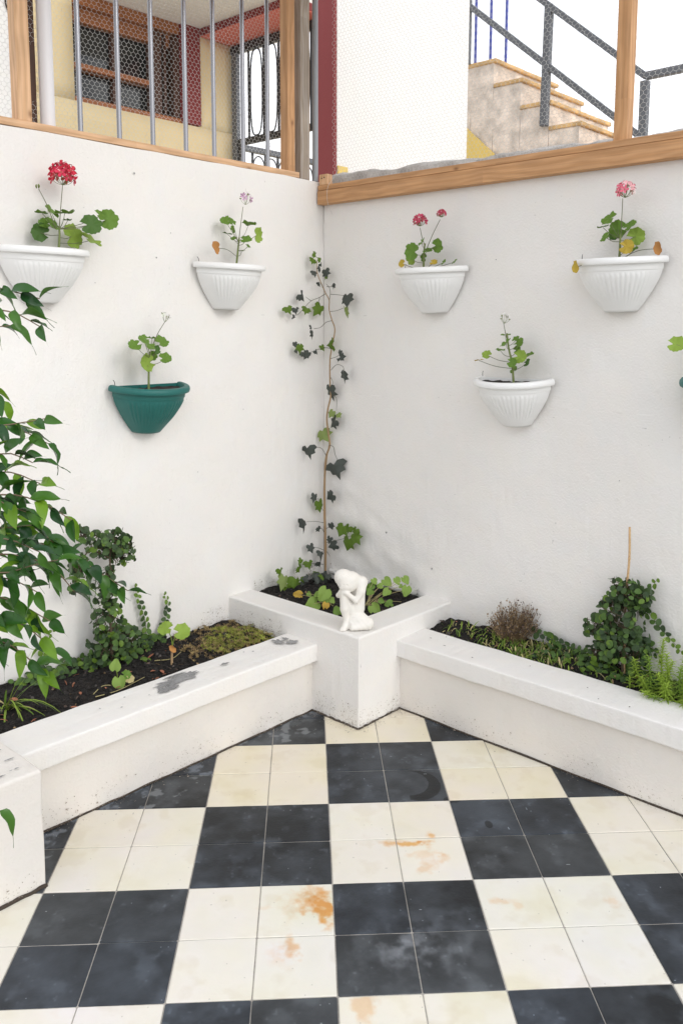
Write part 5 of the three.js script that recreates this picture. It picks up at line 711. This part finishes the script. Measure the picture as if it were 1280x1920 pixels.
scatter('short_grass', 'short grass and weeds along the right planter', bladeG, [M.grass[1], M.grass[0], M.grass[2]], 660, o => { const b = rnd() < 0.65 ? 1.2 + 0.12 * (rnd() + rnd() - 1) * 2 : rr(0.8, 1.6), a = rr(0.03, 0.17); o.position.copy(W(a, b, HR(a, b) - 0.003)); o.rotation.set(rr(-0.4, 0.4), rr(0, 6.3), rr(-0.5, 0.3)); o.scale.setScalar(rr(0.025, 0.085)); });
scatter('leaf_litter', 'dead leaf bits and twigs lying on the soil', figG, [M.dryDark, M.dry, std([0.3, 0.12, 0.07], { roughness: 1, side: THREE.DoubleSide })], 150, o => { const k = rnd(); let p; if (k < 0.6) { const a = rr(0.95, 1.75), b = rr(0.08, 0.35); p = W(a, b, HL(a, b) + 0.006); } else if (k < 0.85) { const a = rr(0.03, 0.17), b = rr(0.78, 1.9); p = W(a, b, HR(a, b) + 0.006); } else { const a = rr(0.2, 0.44), b = rr(0.1, 0.6); p = W(a, b, HB(a, b) + 0.006); } o.position.copy(p); o.rotation.set(-Math.PI / 2 + rr(-0.7, 0.7), rr(-0.6, 0.6), rr(0, 6.3)); const q = rr(0.006, 0.016); o.scale.set(q * rr(0.4, 1), q * rr(0.8, 1.7), q); });
for (const [l, H, pts] of [['pale twig on the soil by the grass clump', HL, [[1.44, 0.3], [1.38, 0.27], [1.33, 0.3]]], ['long dry twig lying along the left cap', HL, [[1.45, 0.33], [1.36, 0.32], [1.24, 0.31]]], ['bent twig on the dark soil mid bed', HL, [[1.12, 0.2], [1.07, 0.24], [1.02, 0.23]]], ['straw lying in the corner box right of the statue', HB, [[0.2, 0.5], [0.15, 0.55], [0.12, 0.59]]]]) { const P = pts.map(([a, b]) => W(a, b, H(a, b) + 0.006)), g = group('twig', l, 'twig', P[0].clone()); wpart('twig', tube(P, 0.0018, 12, 5, 0.001), M.grass[2], g); }

// ---------------------------------------------------------------- statue of a seated figure resting its head on its knee
{
  const k = 0.000226, q = (x, y, z) => V((x - 780) * k, (1280 - y) * k, z * k);
  const caps = [ // joint, joint, radius, radius
    [q(820, 560, -60), q(790, 930, -40), 118, 140], [q(880, 470, -60), q(700, 470, -40), 105, 85], [q(830, 470, -40), q(700, 400, -10), 118, 128], [q(700, 390, 0), q(600, 360, 20), 128, 120],   // torso, shoulders, neck
    [q(880, 450, -10), q(855, 600, 70), 92, 78], [q(855, 600, 70), q(775, 745, 130), 76, 48], [q(775, 745, 130), q(600, 600, 140), 46, 44],                 // near upper arm, elbow, forearm
    [q(600, 590, 130), q(560, 575, 120), 52, 50], [q(640, 480, -50), q(520, 640, -40), 70, 55], [q(470, 700, -40), q(560, 600, 60), 48, 48],                // hands, far arm
    [q(555, 620, 90), q(570, 900, 90), 70, 72], [q(570, 900, 90), q(600, 1110, 80), 70, 46], [q(600, 1130, 85), q(575, 1200, 110), 46, 44], [q(585, 1215, 105), q(515, 1262, 150), 52, 30], [q(600, 1245, 110), q(560, 1262, 160), 40, 26], // shin, ankle, foot
    [q(560, 640, 70), q(720, 1000, -20), 70, 120],                                                                                                            // thigh up to the knee
    [q(790, 1100, 10), q(980, 1165, 90), 150, 105], [q(980, 1170, 110), q(720, 1205, 170), 98, 62], [q(700, 1090, 60), q(700, 1220, 130), 70, 58], [q(800, 1150, 0), q(920, 1170, -60), 110, 105] // folded leg and drape
  ].map(([a, b, r, s]) => [a, b, r * k, s * k]);
  const capD = (p, [a, b, r, s]) => { const ab = b.clone().sub(a), ap = p.clone().sub(a), h = clamp(ap.dot(ab) / ab.lengthSq(), 0, 1); return ap.addScaledVector(ab, -h).length() - lerp(r, s, h); };
  const smin = (a, b, kk) => { const h = Math.max(kk - Math.abs(a - b), 0) / kk; return Math.min(a, b) - h * h * kk * 0.25; };
  const ell = (p, c, rx, ry, rz, rot) => { const d = p.clone().sub(c); const cs = Math.cos(rot), sn = Math.sin(rot), x = d.x * cs + d.y * sn, y = -d.x * sn + d.y * cs; const l = Math.hypot(x / rx, y / ry, d.z / rz); return (l - 1) * Math.min(rx, ry, rz); };
  const hc = q(560, 360, 40), face = q(590, 470, 90);
  const sdf = p => {
    let d = 1; for (const c of caps) d = smin(d, capD(p, c), 0.006);
    // drape folds over the leg
    if (p.y < 0.06 && p.x > -0.03) d += 0.0005 * Math.sin((p.x * 0.9 + p.y * 0.7 - p.z * 0.2) * 360) * sstep(0.06 - p.y, 0, 0.02);
    const rim = Math.abs(p.y - (0.057 + p.x * 0.1)); if (p.x > -0.02 && rim < 0.004) d -= 0.0012 * (1 - rim / 0.004);
    let h = ell(p, hc, 168 * k, 150 * k, 150 * k, -0.35); h = smin(h, ell(p, face, 125 * k, 125 * k, 105 * k, -0.5), 0.01); h = smin(h, ell(p, q(680, 480, 60), 105 * k, 120 * k, 95 * k, 0), 0.012);
    h = smin(h, ell(p, q(700, 380, 20), 90 * k, 85 * k, 100 * k, 0), 0.014);
    h = smin(h, ell(p, q(520, 482, 160), 22 * k, 48 * k, 24 * k, -0.4), 0.005);   // nose
    h = smin(h, ell(p, q(625, 575, 120), 40 * k, 36 * k, 36 * k, 0), 0.006);        // chin
    h = smin(h, ell(p, q(560, 535, 160), 34 * k, 12 * k, 14 * k, -0.3), 0.003);     // lips
    h = Math.max(h, -ell(p, q(545, 440, 178), 26 * k, 10 * k, 14 * k, -0.2) - 0.0006); h = Math.max(h, -ell(p, q(615, 450, 182), 26 * k, 10 * k, 14 * k, -0.2) - 0.0006); // eye hollows
    h = smin(h, ell(p, q(700, 450, 110), 26 * k, 62 * k, 22 * k, 0.15), 0.003);     // ear
    // snail curls over the scalp
    const up = (p.x - hc.x) * -0.45 + (p.y - hc.y) * 0.85 - (p.z - hc.z) * 0.3; if (up > -0.006 && p.distanceTo(hc) < 0.05) { const s = 950; h -= 0.0014 * (Math.sin(p.x * s + p.y * 300) * Math.sin(p.y * s) * 0.7 + 0.5 * Math.sin(p.z * s)); }
    d = smin(d, h, 0.004); d = Math.max(d, -p.y); return d;
  };
  const res = 112, half = 0.138, mc = new MarchingCubes(res, M.statue, false, false, 120000), ctr = V(-0.002, 0.125, 0.01); mc.isolation = 0;
  const p = V(); for (let z = 0; z < res; z++) for (let y = 0; y < res; y++) for (let x = 0; x < res; x++) { p.set((x - res / 2) / (res / 2) * half, (y - res / 2) / (res / 2) * half, (z - res / 2) / (res / 2) * half).add(ctr); mc.field[x + y * res + z * res * res] = -sdf(p) * 100; }
  mc.update(); const n = mc.count, g = new THREE.BufferGeometry(), a = new Float32Array(n * 3); for (let i = 0; i < n; i++) { a[i * 3] = mc.positionArray[i * 3] * half + ctr.x; a[i * 3 + 1] = mc.positionArray[i * 3 + 1] * half + ctr.y; a[i * 3 + 2] = mc.positionArray[i * 3 + 2] * half + ctr.z; }
  g.setAttribute('position', new THREE.BufferAttribute(a, 3)); const uv = new Float32Array(n * 2); for (let i = 0; i < n; i++) { uv[i * 2] = a[i * 3] * 3; uv[i * 2 + 1] = a[i * 3 + 1] * 3; } g.setAttribute('uv', new THREE.BufferAttribute(uv, 2)); weldNormals(g);
  const s = group('statue', 'small white statue of a seated figure resting on its knee', 'statue', V(0.126, 0.3715, -1.415)); s.rotation.y = -2 * RAD; part('figure', g, M.statue, s);
}

// ---------------------------------------------------------------- weeping fig reaching in from the left
{
  const base = V(-1.3, 0, 0.12), g = group('ficus_tree', 'weeping fig with glossy leaves reaching in from the left', 'tree', base.clone());
  const trunkP = [V(0, 0.24, 0), V(0.03, 0.6, -0.01), V(0.0, 1.0, 0.02), V(0.04, 1.4, 0), V(0.06, 1.8, 0.03)]; part('trunk', tube(trunkP, 0.022, 30, 9, 0.009), M.bark, g);
  const tc = new THREE.CatmullRomCurve3(trunkP);
  const fg = (curl, wav, bank) => { const n = 10, L = [], R_ = [], Mid = []; for (let i = 0; i <= n; i++) { const t = i / n, u = Math.min(t / 0.8, 1), w = 0.172 * Math.pow(Math.sin(Math.PI * Math.pow(u, 0.78)), 0.85) + 0.014 * (1 - t), z = -curl * t * t + 0.12 * t, x = bank * t * t; Mid.push(V(x, t, z)); L.push(V(x - w, t, z + w * 0.55 + wav * 0.035 * Math.sin(t * 15))); R_.push(V(x + w, t, z + w * 0.55 - wav * 0.035 * Math.sin(t * 13))); } const tr = []; for (let i = 0; i < n; i++) tr.push([L[i], Mid[i], L[i + 1]], [Mid[i], Mid[i + 1], L[i + 1]], [Mid[i], R_[i], R_[i + 1]], [Mid[i], R_[i + 1], Mid[i + 1]]); return triGeo(tr); };
  const lg = [fg(0.3, 0, 0.1), fg(0.55, 1, -0.12), fg(0.2, 0.6, 0.05), fg(0.75, 0.8, 0.15), fg(0.5, 0.4, -0.2)]; let count = 0;
  const leafAt = (p, out, s) => { if (count >= 298) return; count++; const m = part('leaf', pick(lg), pick([M.ficusLeaf[0], M.ficusLeaf[0], M.ficusLeaf[1], M.ficusLeaf[1], M.ficusLeaf[2], M.ficusLeaf[3]]), g); const tip = out.clone().add(V(rr(-0.25, 0.35), rr(-1.1, -0.05), rr(-0.35, 0.45))); aim(m, p, V(rr(-0.8, 0.8), rr(0.1, 1.1), rr(-0.25, 1.0)), tip); m.scale.setScalar(s); };
  FICUS_BRANCHES.forEach((br, bi) => {
    const P = br.map(q => V(...q).sub(base)), t = clamp((P[0].y - 0.15) / 1.7, 0.15, 0.98), r0 = tc.getPointAt(t), mid = r0.clone().lerp(P[0], 0.55).add(V(0, 0.06, 0)), all = [r0, mid, ...P];
    part('branch', tube(all, 0.0048, 30, 5, 0.0011), M.bark, g); const c = new THREE.CatmullRomCurve3(P), L = c.getLength(), dense = bi >= 8 && bi <= 19 ? 0.0165 : 0.02, n = Math.max(4, Math.round(L / dense));
    for (let i = 0; i <= n; i++) { const u = i / n, p = c.getPointAt(Math.min(u, 0.999)), tg = c.getTangentAt(Math.min(u, 0.999)), sd = tg.clone().cross(UP).normalize().multiplyScalar(i % 2 ? 1 : -1); const out = i === n ? tg.clone() : tg.clone().multiplyScalar(0.75).addScaledVector(sd, 0.6); leafAt(p, out, rr(0.052, 0.084) * (i === n ? 0.95 : 1)); }
  });
  const pt = group('terracotta_pot', 'terracotta pot holding the weeping fig, out of frame', 'plant pot', V(-1.3, 0, 0.12)); part('pot', new THREE.LatheGeometry([[0.0, 0.0], [0.105, 0.0], [0.11, 0.005], [0.15, 0.22], [0.165, 0.225], [0.168, 0.265], [0.155, 0.268], [0.15, 0.235], [0.0, 0.232]].map(([x, y]) => new THREE.Vector2(x, y)), 40), M.terracotta, pt);
}

renderer.render(scene, camera);
